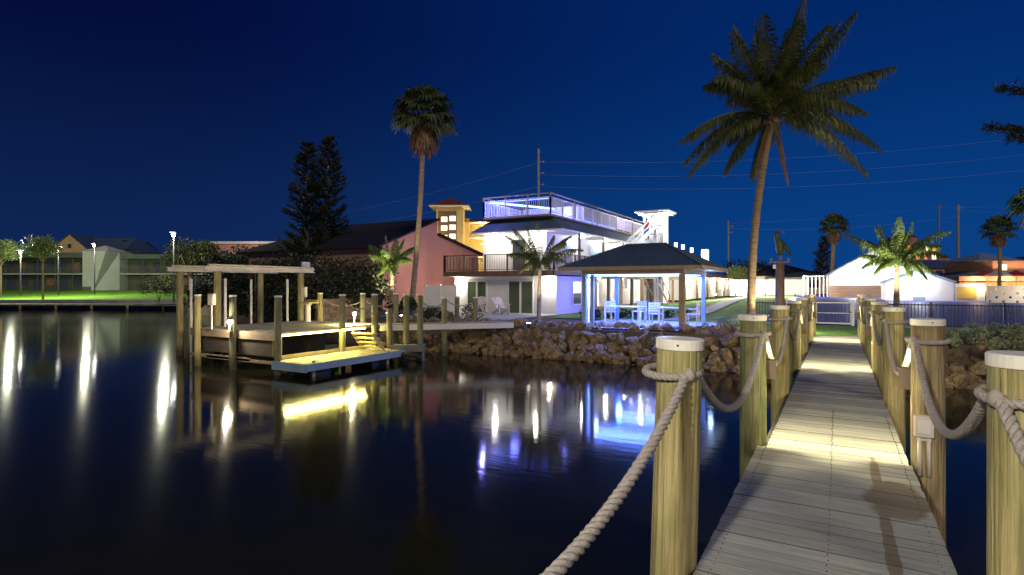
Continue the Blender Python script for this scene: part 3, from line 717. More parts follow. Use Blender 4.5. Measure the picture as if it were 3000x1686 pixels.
# stair tower with the bright canopy
tw = thing('stair_tower', 'bright white stair tower with a flat lit canopy behind the roof deck', 'tower', (*K(1650,52),1.2), 0)
MB().box(-.9,-.65,-.9,.9,0,8.2).box(.65,.9,-.9,.9,0,8.2).box(-.64,.64,.65,.9,0,8.2).build('wall', M['white'], tw)
MB().box(-1.5,1.5,-1.5,1.5,8.21,8.34).box(-1.3,1.3,-1.3,1.3,8.05,8.2).build('canopy', M['white'], tw)
MB().box(-.64,.64,-.9,.64,5.3,5.4).box(-.64,.64,-.9,.64,2.6,2.7).build('landing', M['tan'], tw)
MB().box(-.64,.64,-.92,-.87,6.2,6.28).build('railing', M['black'], tw)
for x,y in ((-1.1,-1.1),(1.1,-1.1)):
    s_ = MB().lathe([(.10,0),(.13,.05)],12,(x,y,7.98)).build('ceiling_light', M['lampw'], tw); lamp('bulb_light', (x,y,7.8), 420, (.95,.98,1), s_, .1)
lamp('bulb_light', (0,0,7.6), 200, (.9,.95,1), tw, .1)
# exterior flight to the tower
fs = thing('outside_stair', 'white stair flight climbing from the balcony to the lit tower', 'stairs', (*K(1612,43),5.2), A)
q = MB(); 
for i in range(13): q.box(-1.1+.17*i,-.92+.17*i,-.45,.45,.17*i,.17*i+.04)
q.build('tread', M['framewhite'], fs)
for y in (-.5,.5):
    MB().beam((-1.2,y,-.1),(1.15,y,2.2),.05,.26).build('stringer', M['framewhite'], fs)
    q = MB().beam((-1.2,y,.8),(1.15,y,3.1),.05,.07).beam((-1.2,y,.4),(1.15,y,2.7),.03,.04)
    for i in range(5): a = i/4; q.beam((-1.2+2.35*a,y,2.3*a),(-1.2+2.35*a,y,.8+2.3*a),.05,.05)
    q.build('handrail', M['framewhite'], fs)
MB().box(-1.25,-1.1,-.5,.5,-2.6,-.0).box(1.1,1.25,-.5,-.38,-4.0,2.1).box(1.1,1.25,.38,.5,-4.0,2.1).build('support', M['framewhite'], fs)
MB().box(1.16,1.5,-.5,.5,2.12,2.2).build('landing', M['framewhite'], fs)
lamp('stair_light', (.2,-1.4,1.9), 110, (.8,.85,1), fs, .1)

# person climbing the stair
def person(loc, rz, lab):
    o = bpy.data.meshes.new('person'); 
    J = {'pelvis':(0,0,.95),'spine':(0,.01,1.2),'chest':(0,0,1.38),'neck':(0,.0,1.50),'head':(0,.02,1.60),'top':(0,.03,1.72),
         'lh':(-.1,0,.90),'lk':(-.11,.12,.52),'la':(-.11,.0,.09),'lt':(-.11,.17,.04),'rh':(.1,0,.90),'rk':(.11,.02,.48),'ra':(.11,-.05,.09),'rt':(.11,.11,.04),
         'ls':(-.19,0,1.42),'le':(-.25,.02,1.15),'lw':(-.22,.22,1.02),'lhd':(-.21,.31,1.00),'rs':(.19,0,1.42),'re':(.26,-.04,1.14),'rw':(.25,.08,.92),'rhd':(.25,.12,.84)}
    Rr = dict(pelvis=.14,spine=.13,chest=.15,neck=.055,head=.09,top=.07,lh=.09,lk=.062,la=.045,lt=.035,rh=.09,rk=.062,ra=.045,rt=.035,ls=.06,le=.045,lw=.032,lhd=.035,rs=.06,re=.045,rw=.032,rhd=.035)
    E = [('pelvis','spine'),('spine','chest'),('chest','neck'),('neck','head'),('head','top'),('pelvis','lh'),('lh','lk'),('lk','la'),('la','lt'),('pelvis','rh'),('rh','rk'),('rk','ra'),('ra','rt'),
         ('chest','ls'),('ls','le'),('le','lw'),('lw','lhd'),('chest','rs'),('rs','re'),('re','rw'),('rw','rhd')]
    # fingers of both hands
    for s_,w_ in (('l',(-.21,.31,1.0)),('r',(.25,.12,.84))):
        for f_ in range(5):
            k_ = s_+'f%d'%f_; J[k_] = (w_[0]+(f_-2)*.016, w_[1]+(.06 if s_=='l' else .01), w_[2]-(.02 if s_=='l' else .075)+abs(f_-2)*.006); Rr[k_] = .008; E.append((s_+'hd',k_))
    names = list(J); o.from_pydata([J[n_] for n_ in names], [(names.index(a),names.index(b_)) for a,b_ in E], [])
    ob_ = bpy.data.objects.new('person', o); COL.objects.link(ob_)
    sk = ob_.modifiers.new('skin','SKIN'); lay = o.skin_vertices[0] if len(o.skin_vertices) else None
    if lay is None:
        bpy.context.view_layer.objects.active = ob_; ob_.select_set(True); bpy.ops.mesh.customdata_skin_add(); lay = o.skin_vertices[0]
    for i,n_ in enumerate(names): lay.data[i].radius = (Rr[n_],Rr[n_]); lay.data[i].use_root = (n_=='pelvis')
    sb = ob_.modifiers.new('sub','SUBSURF'); sb.levels = 1; sb.render_levels = 1
    o.materials.append(M['skin'])
    ob_.location = loc; ob_.rotation_euler = (0,0,rz); tag(ob_, lab, 'person')
    MB().tube([(0,0,.98),(0,.01,1.2),(0,0,1.36),(0,0,1.48)],[.165,.155,.18,.10],12).tube([(-.17,0,1.43),(-.25,.02,1.2)],[.08,.065],8).tube([(.17,0,1.43),(.26,-.03,1.2)],[.08,.065],8).build('shirt', M['red'], ob_, smooth=True)
    MB().tube([(0,0,1.02),(0,0,.86)],[.165,.16],12).tube([(-.09,0,.95),(-.11,.12,.52),(-.11,0,.12)],[.105,.082,.065],10).tube([(.09,0,.95),(.11,.02,.5),(.11,-.05,.12)],[.105,.082,.065],10).build('trousers', M['denim'], ob_, smooth=True)
    MB().ball((0,-.005,1.675),.105,8,(1,1.05,.85)).build('hair', M['hair'], ob_, smooth=True)
    return ob_
pr = person((*K(1627,43),6.25), A, 'person in a red top and blue trousers on the white tower stair'); pr.scale = (.95,)*3

# adirondack chairs and side table on the patio
def adirondack(loc, rz, lab):
    o = thing('adirondack_chair', lab, 'chair', loc, rz, 'white patio chairs by the sliding doors')
    q = MB()
    for i in range(6): q.beam((-.24+.096*i,-.16,.33),(-.27+.108*i,.42,1.05-.02*abs(i-2.5)),.085,.02)
    q.build('backrest', M['pvc'], o)
    q = MB()
    for i in range(6): q.box(-.27,.27,-.55+.095*i,-.47+.095*i,.38-.02*i,.40-.02*i)
    q.build('seat', M['pvc'], o)
    for s_ in (-1,1):
        MB().box(s_*.35-.07,s_*.35+.07,-.55,.28,.60,.625).build('armrest', M['pvc'], o)
        MB().box(s_*.32-.02,s_*.32+.02,-.55,-.45,0,.6).build('leg', M['pvc'], o)
        MB().beam((s_*.29,-.5,.34),(s_*.29,.45,.03),.025,.12).build('leg', M['pvc'], o)
    return o
c1 = adirondack((*K(1207,34.5),1.12), R(15), 'white slatted chair before the left sliding door')
copy_tree(c1, None, 'white slatted chair before the right sliding door', (*K(1257,33.5),1.12), R(60))
o = thing('side_table', 'small white table between the two patio chairs', 'table', (*K(1232,34.2),1.12)); MB().box(-.25,.25,-.25,.25,.46,.5).build('tabletop', M['pvc'], o)
for sx in (-1,1):
    for sy in (-1,1): MB().box(sx*.2-.02,sx*.2+.02,sy*.2-.02,sy*.2+.02,0,.46).build('leg', M['pvc'], o)
# white panel fence left of the house
x,y = K(1070,37); x2,y2 = K(1146,36.5)
o = thing('panel_fence', 'blank white panel fence joining the left end of the house', 'fence', (x,y,1.1), math.atan2(y2-y,x2-x)); L_ = math.hypot(x2-x,y2-y)
MB().box(0,L_,-.03,.03,.05,1.72).build('panel', M['white'], o); q = MB()
for i in range(3): q.box(L_*i/2-.06,L_*i/2+.06,-.06,.06,0,1.78)
q.build('post', M['framewhite'], o)

# ------------------------------------------------------------------ gazebo
gx0,gx1,gy0,gy1 = -9.0,-5.07,21.7,25.6
gb = thing('gazebo', 'open gazebo with a dark blue hip roof and blue-lit posts', 'gazebo', (-7.0,23.6,1.15)); cx,cy = -7.0,23.6
def gp(x,y,m,w=.16): MB().box(x-cx-w/2,x-cx+w/2,y-cy-w/2,y-cy+w/2,.02,2.12).build('post', m, gb)
gp(gx0,gy0,M['awning']); gp(gx0+.34,gy0+.02,M['awning'],.12); gp(gx1,gy0,M['tan'],.2); gp(gx1,gy1,M['awning']); gp(gx0,gy1,M['awning'])
MB().box(gx0-cx-.1,gx1-cx+.1,gy0-cy-.09,gy0-cy+.09,2.13,2.3).box(gx0-cx-.1,gx1-cx+.1,gy1-cy-.09,gy1-cy+.09,2.13,2.3).box(gx0-cx-.09,gx0-cx+.09,gy0-cy+.1,gy1-cy-.1,2.13,2.3).box(gx1-cx-.09,gx1-cx+.09,gy0-cy+.1,gy1-cy-.1,2.13,2.3).build('beam', M['tan'], gb)
a0,a1,b0,b1 = -2.8,2.8,-2.7,2.7; zt,zr = 2.36,3.42
MB().box(a0,a1,b0,b1,2.31,2.335).build('ceiling', M['framewhite'], gb)
MB().box(a0-.03,a1+.03,b0-.03,b0,2.28,2.42).box(a0-.03,a1+.03,b1,b1+.03,2.28,2.42).box(a0-.03,a0,b0,b1,2.28,2.42).box(a1,a1+.03,b0,b1,2.28,2.42).build('fascia', M['tan'], gb)
q = MB()
q.v = [(a0,b0,2.40),(a1,b0,2.40),(a1,b1,2.40),(a0,b1,2.40),(-.9,0,zr),(.8,0,zr)]; q.f = [(0,1,5,4),(1,2,5),(2,3,4,5),(3,0,4)]
q.build('roof', M['roofblue'], gb)
q = MB()
def onroof(f0,f1,p,qq): pass
for i in range(13):                    # standing seams on each slope
    t = i/12; x = a0+(a1-a0)*t
    for s_ in (-1,1):
        tt = max(0, min(1, 1-(max(-.9-x,0)/1.9 if x<-.9 else max(x-.8,0)/2.0)))
        q.beam((x,s_*2.7,2.415),(x,s_*(2.7-2.7*tt),2.415+1.02*tt),.035,.03)
for i in range(1,11):
    y = b0+(b1-b0)*i/11; tt = 1-abs(y)/2.7
    q.beam((a0,y,2.415),(a0+1.9*tt,y,2.415+1.02*tt),.035,.03); q.beam((a1,y,2.415),(a1-2.0*tt,y,2.415+1.02*tt),.035,.03)
for p_,r_ in (((a0,b0),-.9),((a0,b1),-.9),((a1,b0),.8),((a1,b1),.8)): q.beam((*p_,2.41),(r_,0,zr+.01),.07,.05)
q.beam((-.95,0,zr+.02),(.85,0,zr+.02),.1,.05)
q.build('roof_seam', M['roofblue'], gb)
q = MB(); e_ = .12
q.box(gx0-cx+.1,gx1-cx-.1,gy0-cy+.10,gy0-cy+.13,2.06,2.15).box(gx0-cx+.1,gx1-cx-.1,gy1-cy-.14,gy1-cy-.10,2.10,2.15).box(gx0-cx+.15,gx0-cx+.19,gy0-cy+.0,gy0-cy+.03,.2,2.1)
q.build('led_strip', M['ledwhite'], gb)
for y in (gy0-cy+.35,gy1-cy-.35): lamp('led_light', (0,y,2.05), 330, (.10,.20,1), gb, kind='AREA', rot=(0,0,0), size=(3.4,.12))
lamp('led_light', (gx0-cx+.3,gy0-cy+.5,1.8), 30, (.25,.32,1), gb, .1)
for x in (-1.2,.6): lamp('led_light', (x,0,1.45), 170, (.06,.16,1), gb, .12)
lamp('led_light', (gx0-cx-1.4,8.6,2.0), 900, (.09,.10,1), gb, .15)
lamp('led_light', (gx1-cx+.3,gy1-cy,1.9), 20, (.35,.55,1), gb, .1)
# furniture under the gazebo
def outtable(loc, rz, L_, W_, lab):
    o = thing('patio_table', lab, 'table', loc, rz); q = MB()
    for i in range(5): q.box(-L_/2,L_/2,-W_/2+i*W_/5+.01,-W_/2+(i+1)*W_/5-.01,.70,.73)
    q.build('tabletop', M['pvc'], o)
    for sx in (-1,1):
        for sy in (-1,1): MB().box(sx*(L_/2-.06)-.03,sx*(L_/2-.06)+.03,sy*(W_/2-.06)-.03,sy*(W_/2-.06)+.03,0,.70).build('leg', M['pvc'], o)
    return o
def outchair(loc, rz, lab):
    o = thing('patio_chair', lab, 'chair', loc, rz, 'white patio chairs under the gazebo')
    MB().box(-.24,.24,-.24,.24,.42,.46).build('seat', M['pvc'], o); q = MB()
    for i in range(4): q.box(-.22,.22,.215,.235,.52+.1*i,.60+.1*i)
    q.box(-.24,-.2,.2,.24,.46,.93).box(.2,.24,.2,.24,.46,.93).build('backrest', M['pvc'], o)
    for sx in (-1,1):
        for sy in (-1,1): MB().box(sx*.21-.02,sx*.21+.02,sy*.21-.02,sy*.21+.02,0,.42).build('leg', M['pvc'], o)
        MB().box(sx*.24-.02,sx*.24+.02,-.22,.2,.64,.67).build('armrest', M['pvc'], o)
    return o
outtable((*K(1572,24),1.24), 0, 1.6, .85, 'long white table under the left half of the gazebo')
outtable((*K(1690,22.6),1.24), 0, 1.0, .7, 'short white table by the brown front gazebo post')
ch = outchair((*K(1650,23.4),1.24), R(180), 'white patio chair standing between the two gazebo tables')
for u,k,rz,lab in ((1742,22.8,-90,'white patio chair between the two right gazebo posts'),(1535,25.2,20,'white patio chair at the back left of the gazebo'),(1608,25.4,-15,'white patio chair behind the long gazebo table')):
    copy_tree(ch, None, lab, (*K(u,k),1.24), R(rz))
# shrubs and dark chairs behind gazebo
# ------------------------------------------------------------------ one storey wing beyond and fences
wg = thing('guest_wing', 'long low white wing stretching back beyond the gazebo', 'building', (-14.2,59.5,1.3))
MB().box(-4,0,0,38,0,2.5).build('wall', M['white'], wg)
q = MB(); q.v=[(-4.6,-.5,2.5),(.9,-.5,2.5),(.9,38.5,2.5),(-4.6,38.5,2.5),(-1.8,-.5,3.3),(-1.8,38.5,3.3)]; q.f=[(0,1,4),(1,2,5,4),(2,3,5),(3,0,4,5),(3,2,1,0)]; q.build('roof', M['tan'], wg)
for i in range(6):
    f = MB().box(.003,.05,2+i*6,3.1+i*6,0,2.1).build('door', M['brown'], wg)
    f = MB().box(.003,.05,4.2+i*6,5.4+i*6,.9,2.0).build('window', M['framewhite'], wg); MB().box(.052,.06,4.3+i*6,5.3+i*6,1.0,1.9).build('pane', M['winlit'], f)
for i in range(5):
    s_ = MB().box(.003,.12,3.5+i*7.5,3.7+i*7.5,1.95,2.15).build('wall_light', M['lampwarm'], wg); lamp('bulb_light', (.9,3.6+i*7.5,1.9), 420, (1,.85,.65), s_, .06)
def whitefence(p, q_, h, zb, lab, cap=True, open_=False):
    L_ = math.hypot(q_[0]-p[0], q_[1]-p[1]); o = thing('open_fence' if open_ else 'white_fence', lab, 'fence', (*p,zb), math.atan2(q_[1]-p[1],q_[0]-p[0]))
    q = MB(); n_ = max(1,round(L_/2.3))
    for i in range(n_+1): q.box(L_*i/n_-.065,L_*i/n_+.065,-.065,.065,0,h+.1)
    q.build('post', M['framewhite'], o); q = MB(); m_ = int(L_/(.16 if not open_ else .35))
    for i in range(m_): q.box(L_*i/m_+.006,L_*(i+(1 if not open_ else .3))/m_-.006,-.015+.004*(i%2),.015,.08,h-.05)
    q.build('boards', M['framewhite'], o); MB().box(0,L_,-.04,.04,h-.05,h+.03).box(0,L_,-.035,.035,.02,.09).build('rail', M['framewhite'], o)
    return o
whitefence(K(1838,62), K(2030,60), 1.75, gz(*K(1930,61))-.05, 'tall white board fence behind the carved bird post')
whitefence(K(2022,56), K(2090,54), 2.1, gz(*K(2050,55))-.1, 'open white picket fence beside the white gabled house', open_=True)
for i,(u,k,lab) in enumerate(((1850,55,'added low lamp on the lawn left of the coconut palm trunk'),(1925,54,'added low lamp on the lawn between the palm trunk and the bird post'),(2000,52,'added low lamp on the lawn right of the bird post'),(1800,48,'added low lamp on the lawn right of the gazebo'))):  # lamps added to brighten the white fence, wing and lawn
    x,y = K(u,k); o = thing('bollard_or_added_light', lab, 'lamp', (x,y,gz(x,y)), 0, 'low lamps added to light the lawn and fence')
    MB().tube([(0,0,0),(0,0,.45)],.05,8).build('stem', M['black'], o); MB().lathe([(.07,.45),(.07,.55)],10).build('bulb', M['lampwarm'], o); lamp('bulb_light', (0,.3,1.5), 1300, (1,.93,.85), o, .1)
# black picket fence, gate
def blackfence(x0, x1, y, z, lab, name='picket_fence'):
    o = thing(name, lab, 'fence', (x0,y,z)); L_ = x1-x0; q = MB(); n_ = int(L_/.115)
    for i in range(n_+1): q.box(L_*i/n_-.011,L_*i/n_+.011,-.011,.011,.06,1.0)
    q.build('pickets', M['black'], o); MB().box(0,L_,-.02,.02,.92,.96).box(0,L_,-.02,.02,.10,.14).build('rail', M['black'], o)
    q = MB(); m_ = max(1,round(L_/2.3))
    for i in range(m_+1): q.box(L_*i/m_-.03,L_*i/m_+.03,-.03,.03,0,1.06)
    q.build('post', M['black'], o); MB().box(-.05,L_+.05,-.08,.08,-.1,.05).build('kerb', M['path'], o)
    return o
blackfence(.95,19,27.9,gz(5,27.9)+.02,'black metal picket fence right of the gate before the white sheds')
blackfence(-3.3,-1.1,27.9,gz(-2,27.9)+.02,'short run of black picket fence left of the gate')
gt = thing('gate', 'white-framed picket gate at the end of the boardwalk', 'gate', (-.12,27.8,1.13))
MB().box(-.80,-.70,-.05,.05,0,1.12).box(.62,.72,-.05,.05,0,1.12).build('post', M['framewhite'], gt)
MB().box(-.66,.58,-.02,.02,.95,1.0).box(-.66,.58,-.02,.02,.08,.13).box(-.66,.58,-.015,.015,.52,.55).box(-.69,-.662,-.02,.02,.08,1.0).box(.582,.61,-.02,.02,.08,1.0).build('frame', M['framewhite'], gt)
q = MB()
for i in range(10): q.box(-.6+.125*i-.008,-.6+.125*i+.008,-.01,.01,.13,.95)
q.build('pickets', M['black'], gt)
MB().box(.52,.60,-.05,-.021,.55,.62).build('latch', M['black'], gt)
tag(MB().box(-.85,.80,20.35,21.4,1.12,1.19).build('threshold_slab', M['path']), 'pale slab where the boardwalk meets the grass', kind='structure')
lamp_o = thing('bollard_or_added_light', 'small bollard light in the grass beside the boardwalk end', 'lamp', (-1.5,22.6,1.12))
MB().tube([(0,0,0),(0,0,.5)],.05,8).build('stem', M['black'], lamp_o); MB().lathe([(.06,.5),(.06,.6)],10).build('bulb', M['lampwarm'], lamp_o); lamp('bulb_light',(.15,.1,.75),190,(1,.9,.6),lamp_o,.05)

# ------------------------------------------------------------------ buildings on the right
def XY(u,y): rx,ry = ray(u); return (rx/ry*y, y)
def gable(u0,u1,vp,ve,k,depth,lab,wallm,roofm,fr='framewhite',over=.35,group=None,name='gabled_house',al=True):
    if al:
        x,y = K((u0+u1)/2,k); half = (u1-u0)/2*k/1431; rz = A; kk = k
    else:
        y = k*ray((u0+u1)/2)[1]; xa = XY(u0,y)[0]; xb = XY(u1,y)[0]; x = (xa+xb)/2; half = (xb-xa)/2; rz = 0
    zb = gz(x,y)-.1; pe = ZV(ve,k)-zb; pp = ZV(vp,k)-zb
    o = thing(name, lab, 'house', (x,y,zb), rz)
    q = MB(); q.v = [(-half,0,0),(half,0,0),(half,0,pe),(0,0,pp),(-half,0,pe),(-half,depth,0),(half,depth,0),(half,depth,pe),(0,depth,pp),(-half,depth,pe)]
    q.f = [(0,1,2,3,4),(9,8,7,6,5),(1,6,7,2),(5,0,4,9)]; q.build('wall', M[wallm], o)
    sl = (pp-pe)/half; q = MB()
    for s_ in (-1,1):
        a = [(s_*(half+over),-over,pe-sl*over+.03),(0,-over,pp+.03),(0,depth+over,pp+.03),(s_*(half+over),depth+over,pe-sl*over+.03)]
        q.add(a+[(p[0],p[1],p[2]+.12) for p in a], [(0,1,2,3),(7,6,5,4),(0,4,5,1),(1,5,6,2),(2,6,7,3),(3,7,4,0)])
    q.build('roof', M[roofm], o); return o,half,pe,pp
ga,hf,pe,pp = gable(2085,2345,624,690,50,12,'large white gabled house with bright gable behind the young palm','white','roofblue',al=False)
q = MB()
for i in range(8): q.box(-hf+.02,hf*.10,-.42,-.38,.05+.14*i,.18+.14*i)
q.build('board_panel', M['cedar'], ga)
MB().box(-hf,hf*.12,-.44,-.36,1.18,1.26).build('panel_cap', M['framewhite'], ga)
for x in (-hf*.45,hf*.3):
    s_ = MB().box(x-.08,x+.08,-.14,-.003,2.1,2.3).build('wall_light', M['lampw'], ga); lamp('bulb_light',(x,-.5,2.25),420,(1,.97,.92),s_,.08)
gb2,hf,pe,pp = gable(2228,2400,684,712,40,5,'small white gabled shed with a blue roof behind the picket fence','white','awning',over=.12,name='gabled_shed',al=False)
MB().box(-.35,.35,-.04,-.003,0,.42).build('vent_hood', M['awning'], gb2)
s_ = MB().box(-.07,.07,-.12,-.003,1.35,1.5).build('wall_light', M['lampw'], gb2); lamp('bulb_light',(0,-.7,1.5),150,(.96,.97,1),s_,.08); lamp('bulb_light',(-1.5,-.7,1.1),70,(.96,.97,1),gb2,.08)
def slab(name, lab, cat, u0, u1, k, v0, v1, m, th=.2, parts=None):
    x,y = K((u0+u1)/2,k); zb = gz(x,y)-.1; w_ = (u1-u0)*k/1431; z0 = max(0,ZV(v1,k)-zb); z1 = ZV(v0,k)-zb
    return x,y,zb,w_,z0,z1
y = 40*ray(2310)[1]; x = XY(2402,y)[0]; w_ = XY(2478,y)[0]-x; x += w_/2; zb = gz(x,y)-.1; z1 = ZV(718,39)-zb
o = thing('amber_wall', 'cream garden wall with an amber-lit recessed panel', 'wall', (x,y,zb), 0)
MB().box(-w_/2,w_/2,0,.2,0,z1).box(-w_/2,w_/2,-.05,.25,z1,z1+.1).build('wall', M['white'], o)
MB().box(-w_/2+.1,w_/2-.45,-.04,-.003,z1-.95,z1-.12).build('panel', M['yellowwall'], o)
s_ = MB().box(-w_/2+1.0,-w_/2+1.4,-.3,-.24,z1-.05,z1-.0).build('wall_light', M['lampwarm'], o); lamp('bulb_light',(-w_/2+1.2,-.5,z1-.05),45,(1,.75,.35),s_,.05)
# breeze block wall with square holes
x,y = XY(2482,47.5); zb = gz(x,y)-.1; o = thing('breeze_block_wall', 'cream breeze-block wall with rows of square holes', 'wall', (x,y,zb), 0)
q = MB(); cw,chh = .34,.27; Hn = 4
for i in range(17):
    for j in range(Hn):
        x0 = i*cw; z0 = .08+j*chh; hole = (i+j)%2==0
        if hole:
            a=.10; q.box(x0,x0+a,0,.12,z0,z0+chh).box(x0+cw-a,x0+cw,0,.12,z0,z0+chh).box(x0+a,x0+cw-a,0,.12,z0,z0+.07).box(x0+a,x0+cw-a,0,.12,z0+chh-.07,z0+chh)
        else: q.box(x0,x0+cw,.002,.118,z0,z0+chh)
q.build('block', M['cream'], o); MB().box(0,17*cw,-.03,.15,.08+Hn*chh,.08+Hn*chh+.07).build('coping', M['cream'], o)
lamp('garden_light', (2.2,-1.4,.9), 110, (1,.9,.72), o, .1)
# restaurant with orange light
rs = thing('restaurant', 'low restaurant with blue-grey hip roofs and an orange-lit veranda', 'building', (*K(2530,80),1.7), A)
MB().box(-6.5,11,0,12,0,1.6).box(-1,11,1,10,2.6,4.6).build('wall', M['orange'], rs)
def hip(x0,x1,y0,y1,z,h,m,name,parent):
    i_ = min(x1-x0,y1-y0)*.45; q = MB(); q.v=[(x0,y0,z),(x1,y0,z),(x1,y1,z),(x0,y1,z),(x0+i_,(y0+y1)/2,z+h),(x1-i_,(y0+y1)/2,z+h)]
    q.f=[(0,1,5,4),(1,2,5),(2,3,4,5),(3,0,4),(3,2,1,0)]; return q.build(name, m, parent)
MB().box(-7.5,12,-1.2,12.5,1.7,2.4).build('fascia', M['orange'], rs)
hip(-5,12,-1.2,12,2.42,1.2,M['awning'],'roof',rs); hip(-3.4,3.6,.4,8,4.62,1.3,M['awning'],'roof',rs); hip(3.7,12,0,10,4.6,.9,M['roofdark'],'roof',rs)
for i in range(7):
    MB().box(-6+i*2.3,-4.4+i*2.3,-.03,-.003,.3,1.45).build('window', M['winorange'], rs)
MB().box(.2,1.0,.96,.997,3.3,4.1).build('window', M['winlit'], rs)
for x in (-5,-1,3,7): lamp('veranda_light', (x,-2.4,1.8), 600, (1,.56,.30), rs, .1)
for i,(u,k,c_) in enumerate(((2478,62,'red'),(2512,60,'framewhite'),(2556,61,'red'))):
    o = thing('patio_umbrella', ('red patio umbrella left of the fan palm','white patio umbrella beneath the fan palm','red patio umbrella at the right edge')[i], 'umbrella', (*K(u,k),gz(*K(u,k))))
    MB().tube([(0,0,0),(0,0,2.5)],.03,6).build('pole', M['framewhite'], o); q = MB(); q.v=[(0,0,2.75)]+[(1.2*math.cos(j*math.pi/4),1.2*math.sin(j*math.pi/4),2.2) for j in range(8)]; q.f=[(0,1+j,1+(j+1)%8) for j in range(8)]
    q.build('canopy', M[c_], o); q = MB()
    for j in range(8): a=j*math.pi/4; q.beam((0,0,2.72),(1.2*math.cos(a),1.2*math.sin(a),2.19),.02,.02)
    q.build('rib', M['framewhite'], o)
lamp('umbrella_light', (*K(2500,60.5),2.9), 130, (1,.5,.15), None, .1)
# distant hotel with orange lights behind the young palm
ht = thing('hotel_block', 'distant pinkish hotel block with glowing balcony lights', 'building', (*K(2315,170),1.7), A)
MB().box(-4.5,6,0,12,0,13).box(-4.5,-1,0,12,13,15.5).box(6.01,11,3,14,0,9.6).build('wall', M['pink'], ht); hip(-5,6.4,-.4,12.4,13.05,1.2,M['roofred'],'roof',ht); hip(-5,-.6,-.4,8,15.6,1.8,M['roofred'],'roof',ht); hip(5.6,11.6,2.6,14.4,9.65,1.5,M['roofdark'],'roof',ht)
for j in range(5):
    for i in range(4): MB().box(-4+i*2.5,-2.8+i*2.5,-.06,-.003,1.4+2.5*j,2.9+2.5*j).build('window', M['winorange' if (i+j)%3 else 'winlit'], ht)
# lower roofs beyond the white fence
def lowhouse(u,k,wd,h,lab,rm='roofdark',wm='offwhite',rh=1.6,dp=10,name='distant_house'):
    x,y = K(u,k); o = thing(name, lab, 'house', (x,y,gz(x,y)-.1), A); MB().box(-wd/2,wd/2,0,dp,0,h).build('wall', M[wm], o); hip(-wd/2-.5,wd/2+.5,-.5,dp+.5,h+.01,rh,M[rm],'roof',o)
    for i in range(int(wd/3)): MB().box(-wd/2+1+i*3,-wd/2+2.2+i*3,-.05,-.003,.9,h-.4).build('window', M['glass'], o)
    return o
lowhouse(2000,85,9,2.6,'low dark-roofed house behind the white board fence',rh=2.0)
lowhouse(1870,95,10,2.4,'low house behind the pale green bush')
lowhouse(2065,75,5,2.3,'small outbuilding with a green roof by the open fence','frond',rh=.8)
lowhouse(2440,100,20,4.2,'wide dim house behind the amber wall','roofblue','orange')

# ------------------------------------------------------------------ centre and left buildings
pk = thing('boathouse', 'large pink gable-ended building with a dark roof', 'building', (-27.8,36.5,1.0)) 
q = MB(); q.v = [(0,-6.3,0),(0,6,0),(0,6,4.65),(0,0,6.95),(0,-6.3,4.65),(-14.7,-6.3,0),(-14.7,6,0),(-14.7,6,4.65),(-14.7,0,4.7),(-14.7,-6.3,4.65),(0,.04,5.8)]
q.f = [(0,1,2,10,3,4),(9,8,7,6,5),(1,6,7,2),(5,0,4,9)]; q.build('wall', M['pink'], pk)
q = MB()
for (y,z,zt) in ((-7.0,4.45,7.05),(6.7,4.45,5.85)):
    a=[(.35,y,z),(.35,0,zt),(-11.5,0,zt),(-15.4,y,z)]; q.add(a+[(p[0],p[1],p[2]+.14) for p in a],[(0,1,2,3),(7,6,5,4),(0,4,5,1),(1,5,6,2),(2,6,7,3),(3,7,4,0)])
q.add([(-11.5,0,7.06),(-15.4,-7,4.46),(-15.4,6.7,4.46),(-11.5,0,7.18),(-15.4,-7,4.58),(-15.4,6.7,4.58)],[(0,1,2),(5,4,3),(0,3,4,1),(1,4,5,2),(2,5,3,0)])
q.build('roof', M['roofdark'], pk)
MB().box(-14.6,-.05,-6.36,-6.303,3.6,4.0).build('eave_band', M['tan'], pk)
MB().box(.003,.03,-1.2,-1.05,0,5.5).build('downpipe', M['pink'], pk)
lamp('eave_light', (5.5,-2.0,2.2), 500, (1,.72,.60), pk, .2); 
o = MB().box(3.1,3.3,-2.6,-2.4,0,.25).build('ground_light', M['lampwarm'], pk)
tr = thing('stair_tower', 'yellow-lit stucco tower with six bright windows and a red hip roof', 'tower', (*K(1131,75),1.1), A)
MB().box(-1.75,1.75,0,3.5,0,12.2).build('wall', M['yellow'], tr); hip(-2.6,2.6,-.8,4.3,12.22,1.25,M['roofred'],'roof',tr); MB().box(-2.62,2.62,-.82,4.32,12.05,12.2).build('eave', M['framewhite'], tr)
f = MB().box(-1.5,.9,-.08,-.003,6.6,11.5).build('window_frame', M['brown'], tr)
for (x,z) in ((-1.1,10.1),(.0,10.2),(-1.1,8.95),(.0,9.05),(.0,7.85),(-1.1,7.7)): MB().box(x,x+.8,-.12,-.082,z,z+.65).build('pane', M['winlit'], f)
for x,z in ((-1.9,10),(2.4,8)): lamp('flood_light', (x,-2.2,z-2.5), 300, (1,.72,.30), tr, .2)
yb = thing('apartment_building', 'yellow-lit apartment block with open balconies behind the house', 'building', (*K(1197,78),1.1), A)
MB().box(-1.6,-.9,0,6,0,10.9).box(-.9,3,1.6,6,0,10.4).box(2.6,3,0,1.6,0,10.4).build('wall', M['yellow'], yb)
for z in (2.9,5.5,8.1,10.2): MB().box(-.9,2.6,0,1.6,z,z+.2).build('balcony_slab', M['offwhite'], yb)
